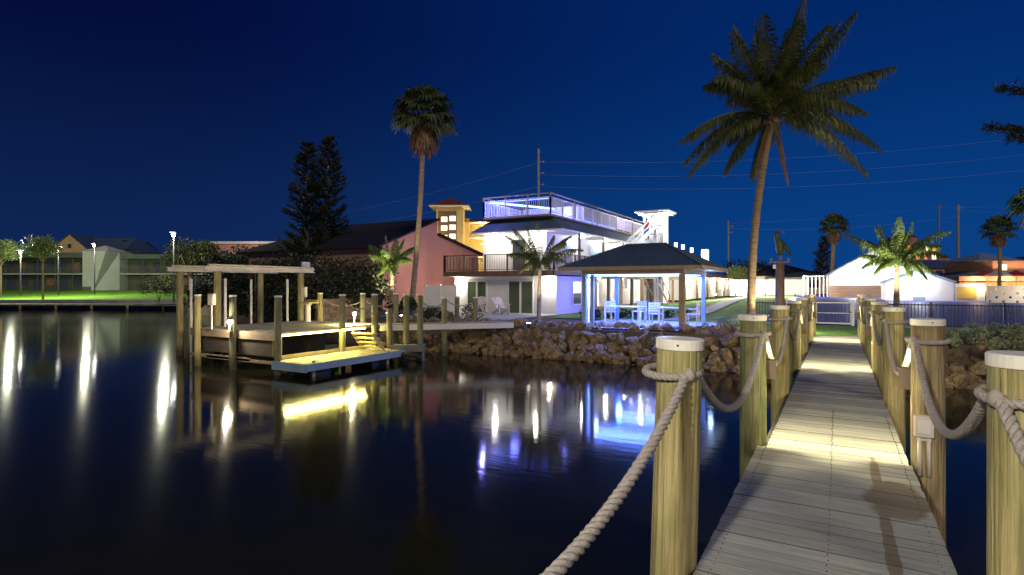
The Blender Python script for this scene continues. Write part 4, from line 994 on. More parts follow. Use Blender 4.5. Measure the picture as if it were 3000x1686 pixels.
for z in (3.1,5.7,8.3):
    MB().box(-.9,2.6,.02,.06,z+.8,z+.88).box(-.9,2.6,.02,.06,z+.4,z+.45).build('railing', M['tan'], yb); s_=MB().box(.6,.9,1.5,1.597,z+1.7,z+1.85).build('wall_light', M['winlit'], yb); lamp('bulb_light',(.8,-.5,z+1.7),260,(1,.75,.3),s_,.1)
hip(-2,3.4,-.4,6.4,10.42,.8,M['roofred'],'roof',yb)
cu = thing('cupola', 'small distant cupola with a red hip roof over the dark roof', 'tower', (*K(941,120),1.1), A)
MB().box(-2,2,0,4,0,12.9).build('wall', M['yellow'], cu); hip(-2.8,2.8,-.8,4.8,13.1,1.1,M['roofred'],'roof',cu); MB().box(-2.8,2.8,-.8,4.8,12.9,13.09).build('eave', M['framewhite'], cu)
lamp('cupola_light', (0,-2,11.5), 160, (1,.7,.35), cu, .2)
# two-storey motel across the canal
mo = thing('motel', 'long two-storey motel with dark verandas across the canal', 'building', (*K(0,97),1.9), A)
def KX(u,k=97): return (u-0)*k/1431
W0,W1,W2,W3 = KX(-260),KX(243),KX(303),KX(640)
MB().box(W0,W1,1.8,10,0,5.6).box(W2,W3,1.8,10,0,5.4).build('wall', M['motelwall'], mo)
MB().box(W0,W1,-.2,10.4,5.62,6.5).box(W2,W3,-.2,10.4,5.42,6.2).build('roof_fascia', M['fascia'], mo)
MB().box(W0,W1,0,1.8,2.75,2.95).box(W2,W3,0,1.8,2.75,2.95).build('gallery_floor', M['wingwall'], mo)
q = MB()
x = W0
while x < W3:
    if not (W1-.1 < x < W2+.1): q.box(x-.05,x+.05,0,.1,0,5.4)
    x += 3.0
q.build('veranda_post', M['fascia'], mo)
railing([(W0,.05),(W1,.05)],2.95,.95,3,None,gap=.35,bal=.03).build('railing', M['seawall'], mo)
railing([(W2,.05),(W3,.05)],2.95,.95,3,None,gap=.35,bal=.03).build('railing', M['seawall'], mo)
for i in range(26):
    x = W0+1.2+i*2.3
    if W1-1.2 < x < W2+.1 or x>W3-1.2: continue
    f = MB().box(x,x+1.3,1.74,1.797,.15 if i%2 else .9,2.2).build('window', M['glass' if i%5 else 'brown'], mo)
    f = MB().box(x,x+1.1,1.74,1.797,3.1 if i%3==0 else 3.8,5.0).build('window', M['brown' if i%4==0 else 'glass'], mo)
# white wedge-shaped wing wall
q = MB(); a,b_ = W1+.01,W2-.01
q.v=[(a,-3.2,-.2),(b_-2.3,-3.2,-.2),(b_,-.2,-.2),(a,3,-.2),(b_,3,-.2),(a,-3.2,6.6),(b_-.2,-3.2,6.6),(b_,-.2,6.6),(a,3,6.6),(b_,3,6.6)]
q.f=[(0,1,6,5),(1,2,7,6),(2,4,9,7),(4,3,8,9),(3,0,5,8),(5,6,7,9,8)]
q.build('stair_wing', M['wingwall'], mo)
q = MB(); hip((a-.2),(b_+.2),-3.3,2,6.62,1.0,M['offwhite'],'stair_wing_roof',mo)
MB().box(a-.02,b_-2.6,-3.24,-3.203,.1,.7).build('vent', M['fascia'], mo)
# shops behind: blue roof with a yellow gable
bh,hf,pe,pp = gable(128,222,590,628,125,14,'yellow gable and blue-grey roof rising behind the motel','yellow','roofblue',name='gabled_house')
MB().box(hf,hf+7,1,14,0,pe+.1).build('rear_wing', M['offwhite'], bh)
q = MB(); q.v=[(hf,.5,pe+.1),(hf+8,.5,pe+.1),(hf+6,7,pp-.2),(0,7,pp-.2),(0,13.5,pe),(hf+8,13.5,pe)]; q.f=[(0,1,2,3),(1,5,2),(5,4,3,2)]; q.build('rear_roof', M['roofblue'], bh)
MB().box(-.4,.4,-.05,-.003,pe+.3,pe+1.2).build('window', M['glass'], bh)
g2,hf,pe,pp = gable(285,345,606,628,130,8,'small pale gable peeking above the motel roof','offwhite','roofdark',name='gabled_house')
x,y = K(620,110); o = thing('apartment_building', 'pink flat-roofed block behind the dark trees', 'building', (x,y,1.5), A)
MB().box(-9,7,0,12,0,9.3).build('wall', M['pink'], o); MB().box(-9.3,7.3,-.3,12.3,9.32,9.8).build('parapet', M['offwhite'], o)
for i in range(5):
    for j in range(3): MB().box(-8+i*3,-6.6+i*3,-.05,-.003,1+j*2.8,2.4+j*2.8).build('window', M['glass'], o)
lamp('wall_light', (-6,-3,4.6), 180, (1,.7,.6), o, .1); MB().box(-6.2,-5.8,-.15,-.003,5.2,5.6).build('wall_light', M['winlit'], o)
lamp('roof_light', (2,-3,10.5), 170, (1,.7,.55), o, .1)
lowhouse(500,120,22,6.0,'pale block with a lit roof edge left of the pink block','offwhite','pink',rh=.6)
# lamps across the canal
def street_lamp(u,v,k,lab,en,zb,arm=False,r=.16):
    x,y = K(u,k); z = ZV(v,k); o = thing('street_lamp', lab, 'street lamp', (x,y,zb), A)
    MB().tube([(0,0,0),(0,0,z-zb+.25)],[.09,.06],8).build('pole', M['black'], o)
    MB().box(-.3,.3,-.25,.15,z-zb+.2,z-zb+.32).build('head', M['black'], o); MB().ball((0,-.05,z-zb),r*.62,7).build('bulb', M['lampw'], o)
    lamp('bulb_light', (0,-1.7,z-zb-.3), en, (1,1,.72), o, .15); return o
street_lamp(52,636,72,'lamp at the far left in front of the motel',3600,1.5,r=.2)
street_lamp(147,626,74,'lamp behind the small tree in front of the motel',2600,1.5,r=.13)
street_lamp(238,619,78,'lamp left of the white wedge-shaped motel wing',3600,1.6,r=.22)
street_lamp(437,592,57,'tall lamp over the dark trees right of the bright lawn',3800,1.1,r=.26)
# utility poles and wires
def upole(u,v,k,arms,lab,r=.16):
    x,y = K(u,k); z = ZV(v,k); o = thing('utility_pole', lab, 'utility pole', (x,y,gz(x,y)), A); zz = z-gz(x,y)
    MB().tube([(0,0,0),(0,0,zz)],[r*1.3,r],8).build('pole', M['utility'], o)
    q = MB()
    for j in arms: q.beam((0,0,zz-j),(.75,0,zz-j+.12),.09,.09).tube([(.75,0,zz-j-.1),(.75,0,zz-j+.25)],.07,6)
    if arms: q.build('insulator_arm', M['utility'], o)
    return o
upole(1355,375,85,(2.0,3.7,5.4),'tall utility pole above the roof deck with three stub arms',.17)
upole(1832,556,95,(1.0,2.0),'utility pole right of the lit sign',.14)
upole(2362,516,130,(.6,),'thin utility pole left of the taller dark one',.13)
upole(2410,516,90,(.5,),'dark utility pole behind the amber wall',.18)
def wire(u0,v0,k0,u1,v1,k1,sag,lab,r=.013):
    p = (*K(u0,k0),ZV(v0,k0)); q_ = (*K(u1,k1),ZV(v1,k1))
    o = MB().tube(rope_path(p,q_,sag,24),r,4).build('power_line', M['utility'], smooth=True); tag(o, lab, 'power line', 'power lines across the sky')
wire(1362,408,85,2700,330,85,1.6,'upper power line running right from the tall pole')
wire(1362,440,85,2700,375,85,1.6,'middle power line running right from the tall pole')
wire(1362,470,85,2700,415,85,1.6,'lower power line running right from the tall pole')
wire(1355,410,85,700,560,140,1.2,'upper power line running left from the tall pole',.018)
wire(1355,470,85,700,590,140,1.2,'lower power line running left from the tall pole',.018)
wire(1832,562,95,2362,520,130,.6,'thin line from the sign pole to the far pole'); wire(1832,575,95,2410,545,90,.9,'lower line from the sign pole to the dark pole')
wire(2362,520,130,2750,520,120,.3,'line running right from the thin far pole'); wire(2410,530,90,2750,528,90,.4,'line running right from the dark pole')
# lit sign
x,y = K(1773,78); o = thing('lit_sign', 'upright glowing white sign board on a post', 'sign', (x,y,gz(x,y)), A); z = ZV(646,78)-gz(x,y)
MB().tube([(0,0,0),(0,0,z-.95)],.09,8).build('post', M['utility'], o); MB().box(-.54,.54,-.1,.1,z-1.0,z+1.0).build('cabinet', M['framewhite'], o); MB().box(-.46,.46,-.12,-.102,z-.92,z+.92).build('panel', M['sign'], o)
lamp('sign_glow', (0,-.7,z-.2), 60, (.85,1,.9), o, .2)
for i,(u,v,lab) in enumerate(((1700,617,'first small lit lantern right of the stair tower'),(1718,622,'second small lit lantern right of the stair tower'),(1740,630,'small lit lantern nearest the glowing sign'))):
    x,y = K(u,70); z = ZV(v,70); o = thing('lantern_post', lab, 'lamp', (x,y,1.2), 0, 'lit lanterns beyond the gazebo roof')
    MB().tube([(0,0,0),(0,0,z-1.2-.3)],.06,6).build('pole', M['utility'], o); MB().box(-.16,.16,-.16,.16,z-1.5,z-.9).build('lantern', M['sign'], o); MB().box(-.2,.2,-.2,.2,z-.9,z-.85).build('cap', M['black'], o)

# carved bird post behind the boardwalk
cb = thing('carved_bird', 'carved wooden bird figure perched on top of a thick timber post', 'sculpture', (*K(1962,24.5),0))
pz = ZV(662,24.5)
q = MB().tube([(0,0,pz+.35),(0,0,pz+.6),(-.03,0,pz+.85),(-.12,0,pz+1.05),(-.17,0,pz+1.2),(-.12,0,pz+1.32)],[.10,.17,.16,.11,.08,.075],10)
q.build('body', M['frond'], cb, smooth=True)
MB().tube([(-.12,0,pz+1.34),(.08,0,pz+1.33),(.24,0,pz+1.26)],[.06,.035,.01],8).build('beak', M['brown'], cb, smooth=True)
MB().tube([(.06,0,pz+.95),(.22,0,pz+.65),(.36,0,pz+.40),(.42,0,pz+.33)],[.05,.11,.07,.02],8).build('wing', M['bush'], cb, smooth=True)
MB().tube([(-.05,0,pz+.05),(-.03,0,pz+.4)],.03,6).tube([(.06,0,pz+.05),(.04,0,pz+.4)],.03,6).build('foot', M['brown'], cb)
MB().box(-.42,.42,-.12,.12,pz+.0,pz+.06).box(-.38,-.30,-.1,.1,pz+.06,pz+.2).box(.3,.38,-.1,.1,pz+.06,pz+.2).build('perch', M['brown'], cb)
tp = thing('timber_post', 'thick brown timber post carrying the carved bird', 'post', (*K(1962,24.5),0))
MB().tube([(0,0,.9),(0,0,pz-.004)],[.2,.17],14).build('trunk', M['brown'], tp, smooth=True); MB().box(-.26,-.14,-.2,-.12,pz-.25,pz-.08).build('lamp_box', M['pvc'], tp)

# ------------------------------------------------------------------ vegetation
def frond_mb(base, ctrl, tip, nleaf, ll, rnd, droop=.6, wd=.045, rr_=.02):
    """one feather frond: a stalk along a curve with hanging leaflets on both sides"""
    base,ctrl,tip = Vector(base),Vector(ctrl),Vector(tip); q = MB(); pts = []
    for i in range(13):
        t = i/12; pts.append(base*(1-t)**2 + ctrl*2*t*(1-t) + tip*t*t)
    q.tube(pts,[rr_*(1-.8*i/12) for i in range(13)],5)
    for i in range(nleaf):
        t = .13+.87*i/nleaf; p = base*(1-t)**2 + ctrl*2*t*(1-t) + tip*t*t; d = ((ctrl-base)*(1-t)+(tip-ctrl)*t).normalized()
        side = d.cross(Vector((0,0,1))); side = side.normalized() if side.length > .1 else Vector((1,0,0))
        L_ = ll*(math.sin(math.pi*min(1,t*.86+.12))**.6)*rnd.uniform(.65,1.15)
        for s_ in (-1,1):
            dr = droop*rnd.uniform(.6,1.9)*(.8+.5*t)
            v1 = (side*s_*.8 + d*.55 + Vector((0,0,-dr*.35))).normalized(); v2 = (side*s_*.35 + d*.45 + Vector((0,0,-dr*1.2))).normalized()
            m1 = p+v1*L_*.5; e_ = m1+v2*L_*.5; wv = d.cross(v1).cross(v1).normalized()*wd*.5 if d.cross(v1).length>.01 else Vector((0,0,wd*.5))
            q.add([p-wv*.6,p+wv*.6,m1+wv,m1-wv,e_],[(0,1,2,3),(3,2,4)])
    return q
def curved_trunk(p, q_, r0, r1, bend, m, root, n=14, name='trunk'):
    p = Vector(p); q_ = Vector(q_); pts = []
    for i in range(25):
        t = i/24; a = p.lerp(q_, t); a.x += bend*math.sin(math.pi*t)*CA; a.y += bend*math.sin(math.pi*t)*SA; pts.append(a)
    rad = [r0+(r1-r0)*(i/24)**.7 + (.35*r0*max(0,1-i/3)) + (.012 if i%2 else 0) for i in range(25)]
    return MB().tube(pts,rad,n).build(name, m, root, smooth=True)
# tall coconut palm: frond tips measured as (right, up, toward/away) in metres from the crown
kc = 19.0; s_c = kc/1431
def palm(name, lab, ub, vb, uc, vc, k, fronds, nleaf, ll, tr_, trunkm, frondm, bend=0, seed=1, coco=True, r=.02, wd=.045, zb=None, cat='palm tree'):
    xb,yb = K(ub,k); xc,yc = K(uc,k); zb = gz(xb,yb)-.1 if zb is None else zb; zc = ZV(vc,k); rnd = random.Random(seed)
    o = thing(name, lab, cat, (xb,yb,zb)); C = Vector((xc-xb,yc-yb,zc-zb))
    curved_trunk((0,0,-.1), C, tr_[0], tr_[1], bend, M[trunkm], o)
    for (u,v,dk_,arch,mt) in fronds:
        rgt = (u-uc)*k/1431; up = -(v-vc)*k/1431; tip = C + Vector((rgt*CA-dk_*SA, rgt*SA+dk_*CA, up)); mid = C.lerp(tip,.48)+Vector((0,0,arch*1.4))
        frond_mb(C+Vector((0,0,.02)), mid, tip, nleaf if mt!='dead' else nleaf//2, ll if mt!='dead' else ll*.5, rnd, droop=1.6 if mt!='dead' else 2.0, wd=wd, rr_=r).build('frond', M[mt], o)
    if coco:
        q = MB()
        for i in range(7): a = i*.9; q.ball((C.x+.2*math.cos(a),C.y+.2*math.sin(a),C.z-.12-.05*(i%3)),.1,5)
        q.build('coconut', M['brown'], o, smooth=True)
    return o
F = 'frond'
palm('coconut_palm','tall leaning coconut palm with a wide crown beside the boardwalk',1889,806,1942,295,kc,[
 (1716,352,.4,.75,F),(1716,452,-.5,.95,F),(1745,395,1.2,.9,F),(1890,455,-.3,.5,'dead'),(1908,440,.6,.4,F),(1987,468,.1,.5,'dead'),(2200,438,.3,1.0,F),(2168,395,-1.0,.9,F),(2182,318,.8,.9,F),(2150,300,-.7,.8,F),
 (2228,170,.3,.35,F),(2215,190,-.8,.4,F),(2122,42,.3,.2,F),(2100,70,-1.2,.2,F),(2040,60,1.2,.3,F),(2008,16,0,.1,F),(1985,28,-1.0,.15,F),(1955,60,.9,.1,F),(1905,40,.2,.3,F),(1858,48,.4,.45,F),(1880,80,-1.3,.45,F),(1800,125,.3,.35,F),(1812,112,-1.0,.4,F),
 (1785,205,-.3,.75,F),(1800,185,1.2,.8,F),(1930,120,-2.2,.5,F),(1990,140,-2.3,.6,F),(1900,150,2.3,.6,F),(2010,120,2.2,.6,F),(1960,250,-2.9,1.0,F),(1860,420,1.5,.8,F),(2050,330,-2.2,1.0,F),(2085,120,1.5,.4,F),(2140,225,1.4,.7,F),(1830,270,-1.9,.8,F),(1960,90,-.6,.1,F),(1925,60,.7,.2,F),(1980,80,-.2,.1,F),(2060,110,-.4,.3,F),(1850,130,.8,.4,F),(1895,200,2.4,.7,F),(2010,200,2.3,.7,F),(1880,330,1.8,.9,F),(2000,330,1.9,.9,F),(2120,260,-1.8,.8,F),(1870,240,-2.2,.8,F)],
 84,.86,(.135,.105),'trunk',F,bend=-.22,seed=3,r=.035,wd=.036)
def rndfronds(uc,vc,r_,n,seed,mats=('frondbright',),up=.75,k=40):
    rn = random.Random(seed); out = []
    for i in range(n):
        a = 2*math.pi*i/n+rn.uniform(-.2,.2); e_ = rn.choice((.1,.35,.6,.95,1.2)) if up>.5 else rn.uniform(-.3,.6); rad = r_*rn.uniform(.85,1.1)
        out.append((uc+rad*math.cos(a)*math.cos(e_*.8), vc-rad*(math.sin(e_)*up*1.1-.25), math.sin(a)*math.cos(e_)*r_*k/1431, (r_*k/1431)*.38, rn.choice(mats)))
    return out
fb = 'frondbright'
palm('young_coconut_palm','young bright green palm standing before the white gabled house',2254,765,2257,668,30,
 [(2128,583,.3,.35,fb),(2180,640,.6,.3,fb),(2188,690,-.3,.6,fb),(2215,565,.5,.15,fb),(2262,545,0,.05,fb),(2275,560,-.6,.1,fb),(2330,600,.4,.3,fb),(2395,645,.2,.75,fb),(2375,585,-.5,.75,fb),(2340,690,-.4,.6,fb),(2240,700,-1.6,.9,fb),(2290,705,-1.3,.8,fb),(2160,620,-1.2,.5,fb),(2310,640,1.4,.7,fb),(2200,600,1.2,.5,fb),(2240,560,.9,.2,fb),(2320,625,-1.4,.7,fb),(2210,672,1.5,.6,fb)],
 50,.66,(.16,.11),'trunk',fb,seed=5,coco=False,wd=.045,zb=1.1)
palm('small_palm','small dark palm in front of the white house and its patio',1355,802,1358,672,25.5,
 [(1275,640,.2,.4,F),(1270,590,.4,.3,F),(1292,578,-.5,.3,F),(1325,565,.2,.2,F),(1332,600,.6,.1,F),(1395,590,.3,.2,F),(1440,592,.2,.35,F),(1465,630,-.4,.45,F),(1430,660,.6,.5,F),(1300,690,-.6,.5,F),(1420,615,-.8,.5,F),(1352,560,0,.1,F),(1385,690,-.9,.6,F),(1335,695,-1.0,.5,F),(1310,640,1.2,.5,F),(1402,640,1.3,.5,F)],
 46,.48,(.10,.075),'trunk',F,seed=6,coco=False,wd=.034)
palm('small_palm','bright green palm before the pink building',987,742,986,668,34,
 [(925,615,.3,.4,fb),(935,640,-.5,.4,fb),(952,660,.6,.3,fb),(970,590,0,.1,fb),(992,600,.5,.1,fb),(1015,600,.2,.2,fb),(1048,620,.3,.4,fb),(1040,655,-.6,.4,fb),(1000,690,-1,.5,fb),(960,690,-.7,.5,fb),(1010,640,1.2,.5,fb),(975,630,-1.3,.5,fb)],
 46,.66,(.14,.10),'trunk',fb,seed=7,coco=False,wd=.05)
# fan palms
def fanpalm(lab, ub, uc, vc, k, rad, n, nskirt, seed, tr_, lm='fan', stretch=1.0, sm='dead', name='fan_palm'):
    xb,yb = K(ub,k); xc,yc = K(uc,k); zb = gz(xb,yb)-.1; zc = ZV(vc,k); rn = random.Random(seed)
    o = thing(name, lab, 'palm tree', (xb,yb,zb)); C = Vector((xc-xb,yc-yb,zc-zb)); curved_trunk((0,0,-.1),C,tr_[0],tr_[1],.12,M['trunk'],o)
    def fan(dirv, L_, fr, m, drp):
        d = dirv.normalized(); hub = C + d*L_*.5 + Vector((0,0,.06*L_)); q = MB().tube([C, C+d*L_*.25+Vector((0,0,.05*L_)), hub],.02,4)
        a1 = d.cross(Vector((0,0,1))); a1 = a1.normalized() if a1.length>.05 else Vector((1,0,0)); nn = 17
        for i in range(nn):
            t = (i/(nn-1)-.5)*3.5; v = (d*math.cos(t)+a1*math.sin(t)).normalized(); ll = fr*(.65+.35*math.cos(t*.7))*rn.uniform(.85,1.1)
            w_ = d.cross(a1).normalized(); s_ = v.cross(w_).normalized()*fr*.085; m_ = hub+v*ll*.6+w_*.02; e_ = m_+v*ll*.28+Vector((0,0,-ll*drp*rn.uniform(.6,1.3)))
            q.add([hub,m_-s_,m_+s_,e_-s_*.3,e_+s_*.3],[(0,1,2),(1,3,4,2)])
        q.build('leaf' if m!=sm else 'dead_leaf', M[m], o)
    for i in range(n):
        a = i*2.399; e_ = -.35+1.75*(i/n)+rn.uniform(-.12,.12); fan(Vector((math.cos(a)*math.cos(e_),math.sin(a)*math.cos(e_),math.sin(e_)*stretch)), rad, rad*.62, lm, .38)
    for i in range(nskirt):
        a = i*2.399+1; e_ = -1.0-rn.uniform(0,.4); fan(Vector((math.cos(a)*math.cos(e_),math.sin(a)*math.cos(e_),math.sin(e_))), rad*.85, rad*.5, sm, .6)
    return o
fanpalm('tall slim fan palm with a brown skirt rising behind the lift dock',1032,1066,300,32,1.95,36,18,3,(.17,.12),stretch=1.05)
fanpalm('fan palm with a dark round crown behind the breeze-block wall',2512,2512,580,50,1.45,24,10,4,(.16,.12))
fanpalm('distant shaggy fan palm left of the large gabled house',2087,2098,572,75,2.0,24,14,5,(.26,.2))
fanpalm('pale fan palm crown at the right edge of the view',2620,2600,520,42,1.7,22,6,6,(.16,.12),lm='frondbright')
# leaf clouds
def cloud(q, c, rad, n, s, rn, sq=(1,1,1), flat=.0):
    for i in range(n):
        while True:
            p = Vector((rn.uniform(-1,1),rn.uniform(-1,1),rn.uniform(-1,1)))
            if .35 < p.length < 1: break
        p = Vector((c[0]+p.x*rad*sq[0], c[1]+p.y*rad*sq[1], c[2]+p.z*rad*sq[2]))
        a = Vector((rn.gauss(0,1),rn.gauss(0,1),rn.gauss(0,1))).normalized(); b_ = a.cross(Vector((rn.gauss(0,1),rn.gauss(0,1),rn.gauss(0,1)))).normalized(); ss_ = s*rn.uniform(.6,1.4)
        q.add([p-a*ss_,p+b_*ss_*.45,p+a*ss_,p-b_*ss_*.45],[(0,1,2,3)])
def bush(name, lab, u, vt, k, wid, hgt, n, s, m, seed, group=None, vb=None, cat='shrub', zb=None, trunk=None, dep=.7):
    x,y = K(u,k); g0 = gz(x,y) if zb is None else zb; rn = random.Random(seed); o = thing(name, lab, cat, (x,y,g0), 0, group); q = MB()
    zt = ZV(vt,k)-g0; nb = max(3,int(wid*3.2)); base = zt-hgt
    for i in range(nb):
        r_ = hgt*.5*rn.uniform(.55,1.0); r_ = min(r_, .5*wid+.1); a = rn.uniform(-.5,.5)*(wid-r_); cc = (a*CA+rn.uniform(-.4,.4)*dep, a*SA+rn.uniform(-.4,.4)*dep, base+rn.uniform(.9*r_,max(.95*r_,hgt-r_*.9)))
        cloud(q, cc, r_, n//nb, s, rn, (1.1,1,1))
    q.build('crown' if trunk else 'foliage', m if not isinstance(m,str) else M[m], o)
    t_ = MB()
    if trunk:
        t_.tube([(0,0,-.1),(.05,0,base*.5),(0,0,base+hgt*.45)],[trunk,trunk*.8,trunk*.4],8)
        for j in range(5): a = j*1.3; t_.tube([(0,0,base*.85),(math.cos(a)*wid*.25,math.sin(a)*wid*.25,base+hgt*.5)],[trunk*.45,.03],5)
        t_.build('trunk', M['trunk'], o, smooth=True)
    else:
        for j in range(5): a = j*1.3; t_.tube([(0,0,-.05),(math.cos(a)*wid*.2,math.sin(a)*.2,max(.15,base+hgt*.4))],[.03,.012],4)
        t_.build('stem', M['trunkdark'], o)
    return o
# pines
def pinetree(lab, u, vt, k, wid, seed, name='pine_tree'):
    x,y = K(u,k); rn = random.Random(seed); g0 = gz(x,y); Ht = ZV(vt,k)-g0; o = thing(name, lab, 'tree', (x,y,g0-.1)); tr__ = MB().tube([(0,0,0),(0,0,Ht*.55),(0.05,0,Ht)],[.24,.14,.03],8)
    q = MB(); z = Ht*.14
    while z < Ht-.1:
        t = z/Ht; R_ = wid*(1-t)**.45*rn.uniform(.7,1.08)*(.55+.45*min(1,(t+.05)*4)); nb = 7
        for j in range(nb):
            a = rn.uniform(0,6.28); L_ = R_*rn.uniform(.75,1.1); up = .42*L_*rn.uniform(.6,1.4)
            pts = [Vector((math.cos(a)*L_*f_, math.sin(a)*L_*f_, z+up*f_**1.8)) for f_ in (0,.35,.7,1)]
            tr__.tube(pts,[.035,.025,.016,.006],4)
            for i in range(int(40+52*L_)):
                f_ = rn.uniform(.15,1); b0_ = Vector((math.cos(a)*L_*f_, math.sin(a)*L_*f_, z+up*f_**1.8))
                dv = Vector((math.cos(a)+rn.gauss(0,.5), math.sin(a)+rn.gauss(0,.5), .5+rn.gauss(0,.5))).normalized()*rn.uniform(.15,.36); wv = Vector((rn.gauss(0,1),rn.gauss(0,1),rn.gauss(0,1))).normalized()*.028
                q.add([b0_-wv,b0_+wv,b0_+dv+wv*.4,b0_+dv-wv*.4],[(0,1,2,3)])
        z += .30
    q.build('crown', M['pine'], o); tr__.build('trunk', M['trunkdark'], o)
pinetree('dark feathery pine, left one of the pair left of the fan palm',772,352,44,2.35,1)
pinetree('dark feathery pine, right and taller one of the pair left of the fan palm',828,338,46,2.3,2)
pinetree('dark narrow conifer behind the distant fan palm',2072,590,82,1.8,4)
# far left tree and dark trees
bush('small_tree','small leaning tree on the bright lawn before the motel',108,592,68,3.9,2.7,2600,.13,'bushbright',11,trunk=.13,cat='tree')
bush('small_tree','pale green tree at the far left edge of the lawn',2,600,80,5.5,3.2,2200,.16,'bushbright',12,trunk=.14,cat='tree')
bush('leafy_tree','dark spreading tree under the tall lamp right of the lawn',478,598,66,7.0,4.2,5200,.15,'bush',13,trunk=.2,cat='tree')
bush('leafy_tree','dark tree left of the pair of pines',640,615,52,4.2,4.0,3400,.14,'bush',14,trunk=.18,cat='tree')
bush('leafy_tree','low dark tree before the pink block',575,640,50,3.6,3.2,2600,.13,'pine',15,trunk=.15,cat='tree')
bush('leafy_tree','dark round tree at the foot of the pines',735,640,40,4.4,3.6,3800,.12,'pine',16,trunk=.16,cat='tree')
B_ = 'dark bushes along the bank behind the lift dock'
for i,(u,vt,k,w_,h_,m_,lab) in enumerate(((660,628,33,4.2,4.2,'pine','tall dark bush hiding the left end of the pink building'),(760,622,33,4.0,4.4,'pine','tall dark bush under the pines'),(850,628,34,4.0,4.2,'bush','tall dark bush right of the pines'),(915,640,35,2.6,3.6,'pine','narrow dark bush left of the bright green palm'),(400,690,60,4,2.3,'bush','dark bush at the right end of the bright lawn'),(540,700,34,3.2,2.2,'pine','dark bush behind the near posts of the boat lift'),(620,690,32,3.0,2.4,'pine','dark bush between the boat lift posts'),
  (700,690,31,3.2,2.6,'pine','dark bush left of the rear lift post'),(800,680,31,3.2,2.8,'bush','dark bush behind the fish-cleaning table'),(870,662,33,3.4,3.2,'bush','tall brownish bush behind the second dock lamp'),
  (930,680,34,2.6,2.7,'bush','bush at the foot of the bright green palm'),(1010,745,31,1.6,.9,'bush','low bush below the pink wall'),(850,725,29.5,2.4,1.6,'pine','low dark bush in front of the brown stone wall'))):
    bush('bush', lab, u, vt, k, w_, h_, 2600, .10, m_, 20+i, B_, cat='bush')
bush('flower_bed','pale lit shrub with light stems before the white panel fence',1150,760,28.5,1.7,1.15,900,.075,'bushbright',31)
bush('flower_bed','darker green shrub left of the pale lit one',1095,768,28,1.5,1.0,900,.075,'bush',32)
bush('round_shrub','round pale green bush by the low house behind the fence',1862,665,70,2.6,2.6,1500,.11,'bushbright',33)
bush('leafy_tree','dark hedge tree left of the utility pole by the sign',1885,650,90,8,5.0,2500,.22,'pine',34,trunk=.2,cat='tree')
bush('low_shrub','dim grey-green shrub left of the boardwalk above the rocks',1812,792,21.5,1.9,.75,1500,.05,'sage',35)
for i,(u,vt,k,w_,h_,lab) in enumerate(((2395,832,16.8,.9,.5,'small grey-green shrub just right of the second right pile'),(2440,818,17.2,1.2,.7,'grey-green shrub above the rocks, middle of the right bank'),(2500,808,16.8,1.3,.85,'taller grey-green shrub right of the middle one'),(2560,812,16.4,1.3,.8,'grey-green shrub at the right edge of the view'),(2520,845,15.6,1.1,.5,'low grey-green shrub in front of the taller ones on the right bank'),(2390,852,16.2,.5,.35,'small green plant low on the rocks by the second right pile'))):
    bush('sage_shrub', lab, u, vt, k, w_, h_, 2400, .04, 'sage', 40+i, 'grey-green shrubs above the right rocks')
for i,(u,lab) in enumerate(((1598,'low green shrub behind the gazebo furniture, middle'),(1680,'low green shrub behind the brown gazebo post'),(1500,'low green shrub at the left rear corner of the gazebo'))):
    bush('low_shrub', lab, u, 776, 30, 1.9, .6, 700, .06, 'bush', 50+i)
bush('dark_hedge','dark hedge inside the picket fence on the right',2560,778,33,7,1.3,2600,.09,'pine',60,cat='hedge',zb=1.2)
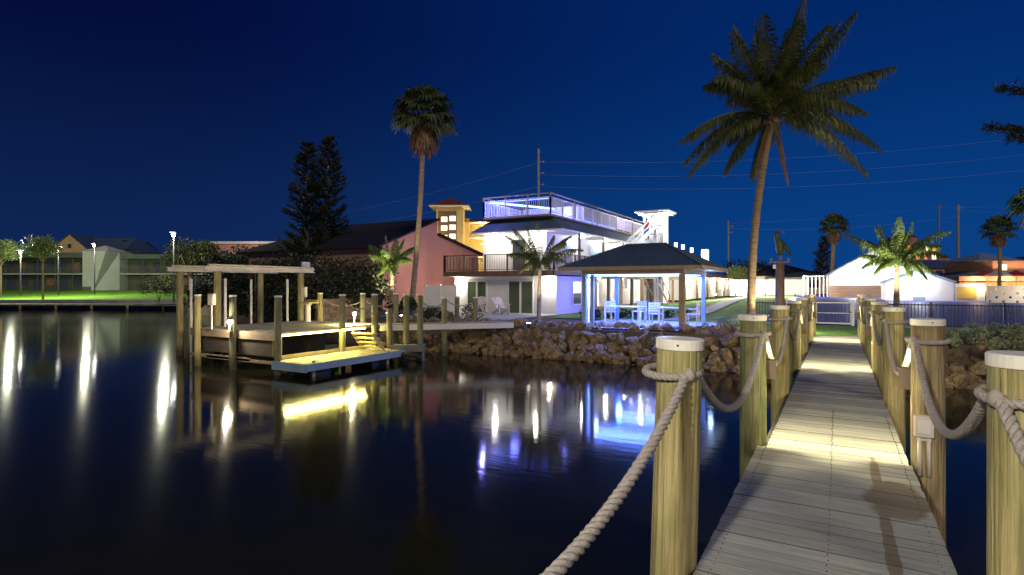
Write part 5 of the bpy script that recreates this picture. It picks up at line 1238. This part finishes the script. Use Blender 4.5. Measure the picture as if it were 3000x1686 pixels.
# pine branches entering at the upper right
x,y = K(2760,17); o = thing('pine_tree', 'feathery dark pine whose branches enter at the upper right edge', 'tree', (x,y,1.1)); rn = random.Random(9)
MB().tube([(0,0,-.2),(.1,0,5),(0,0,10)],[.22,.16,.05],8).build('trunk', M['trunkdark'], o); q = MB(); t_ = MB()
for (v,L_,up) in ((222,2.9,.22),(322,3.3,.12),(345,2.6,.05)):
    z = ZV(v,17)-1.1-up*L_*.5
    for a_ in (0,2.2,-2.2):
        LL = L_*(1 if abs(a_)<1 else .8); dr_ = Vector((-CA*math.cos(a_)+SA*math.sin(a_), -SA*math.cos(a_)-CA*math.sin(a_), 0)); pts=[dr_*LL*f_+Vector((0,0,z+up*LL*f_*.5)) for f_ in (0,.5,1)]
        t_.tube(pts,[.05,.03,.01],5)
        for i in range(int(150*LL)):
            f_ = rn.uniform(.2,1)**.8; b0_ = dr_*LL*f_+Vector((rn.gauss(0,.05),rn.gauss(0,.05),z+up*LL*f_*.5+rn.gauss(0,.06))); dv = (dr_*.8+Vector((rn.gauss(0,.6),rn.gauss(0,.6),rn.gauss(0,.5)))).normalized()*rn.uniform(.12,.3); wv = Vector((rn.gauss(0,1),rn.gauss(0,1),rn.gauss(0,1))).normalized()*.02
            q.add([b0_-wv,b0_+wv,b0_+dv+wv*.4,b0_+dv-wv*.4],[(0,1,2,3)])
t_.build('branch', M['trunkdark'], o); q.build('crown', M['pine'], o)

def uplight(u,k,lab,en,tu,tv,tk,col=(1,.9,.62)):
    x,y = K(u,k); z = gz(x,y); o = thing('garden_spotlight', lab, 'lamp', (x,y,z), 0, 'garden spotlights under the palms')
    MB().lathe([(.06,.0),(.08,.12),(.09,.2)],10).build('housing', M['black'], o); MB().lathe([(.07,.201),(.07,.215)],10).build('lens', M['lampwarm'], o)
    d = Vector((*K(tu,tk),ZV(tv,tk)))-Vector((x,y,z+.3)); l_ = lamp('lens_light', (0,0,.3), en, col, o, .05, 'SPOT', (-d).to_track_quat('Z','Y').to_euler(), 55, .6)
uplight(2230,28,'small spotlight in the grass below the young palm',3200,2257,640,30)
uplight(975,31.5,'small spotlight below the bright green palm by the pink wall',2600,987,650,34)
uplight(1330,23.2,'small spotlight above the rocks below the small dark palm',600,1358,660,25.5)
uplight(1010,29,'small spotlight at the foot of the tall fan palm',1500,1066,330,32,(1,.8,.55))
uplight(1915,18.5,'small spotlight above the rocks below the coconut palm',600,1930,330,19,(1,.8,.5))
uplight(2470,40,'small spotlight before the fan palm behind the block wall',900,2512,590,50)
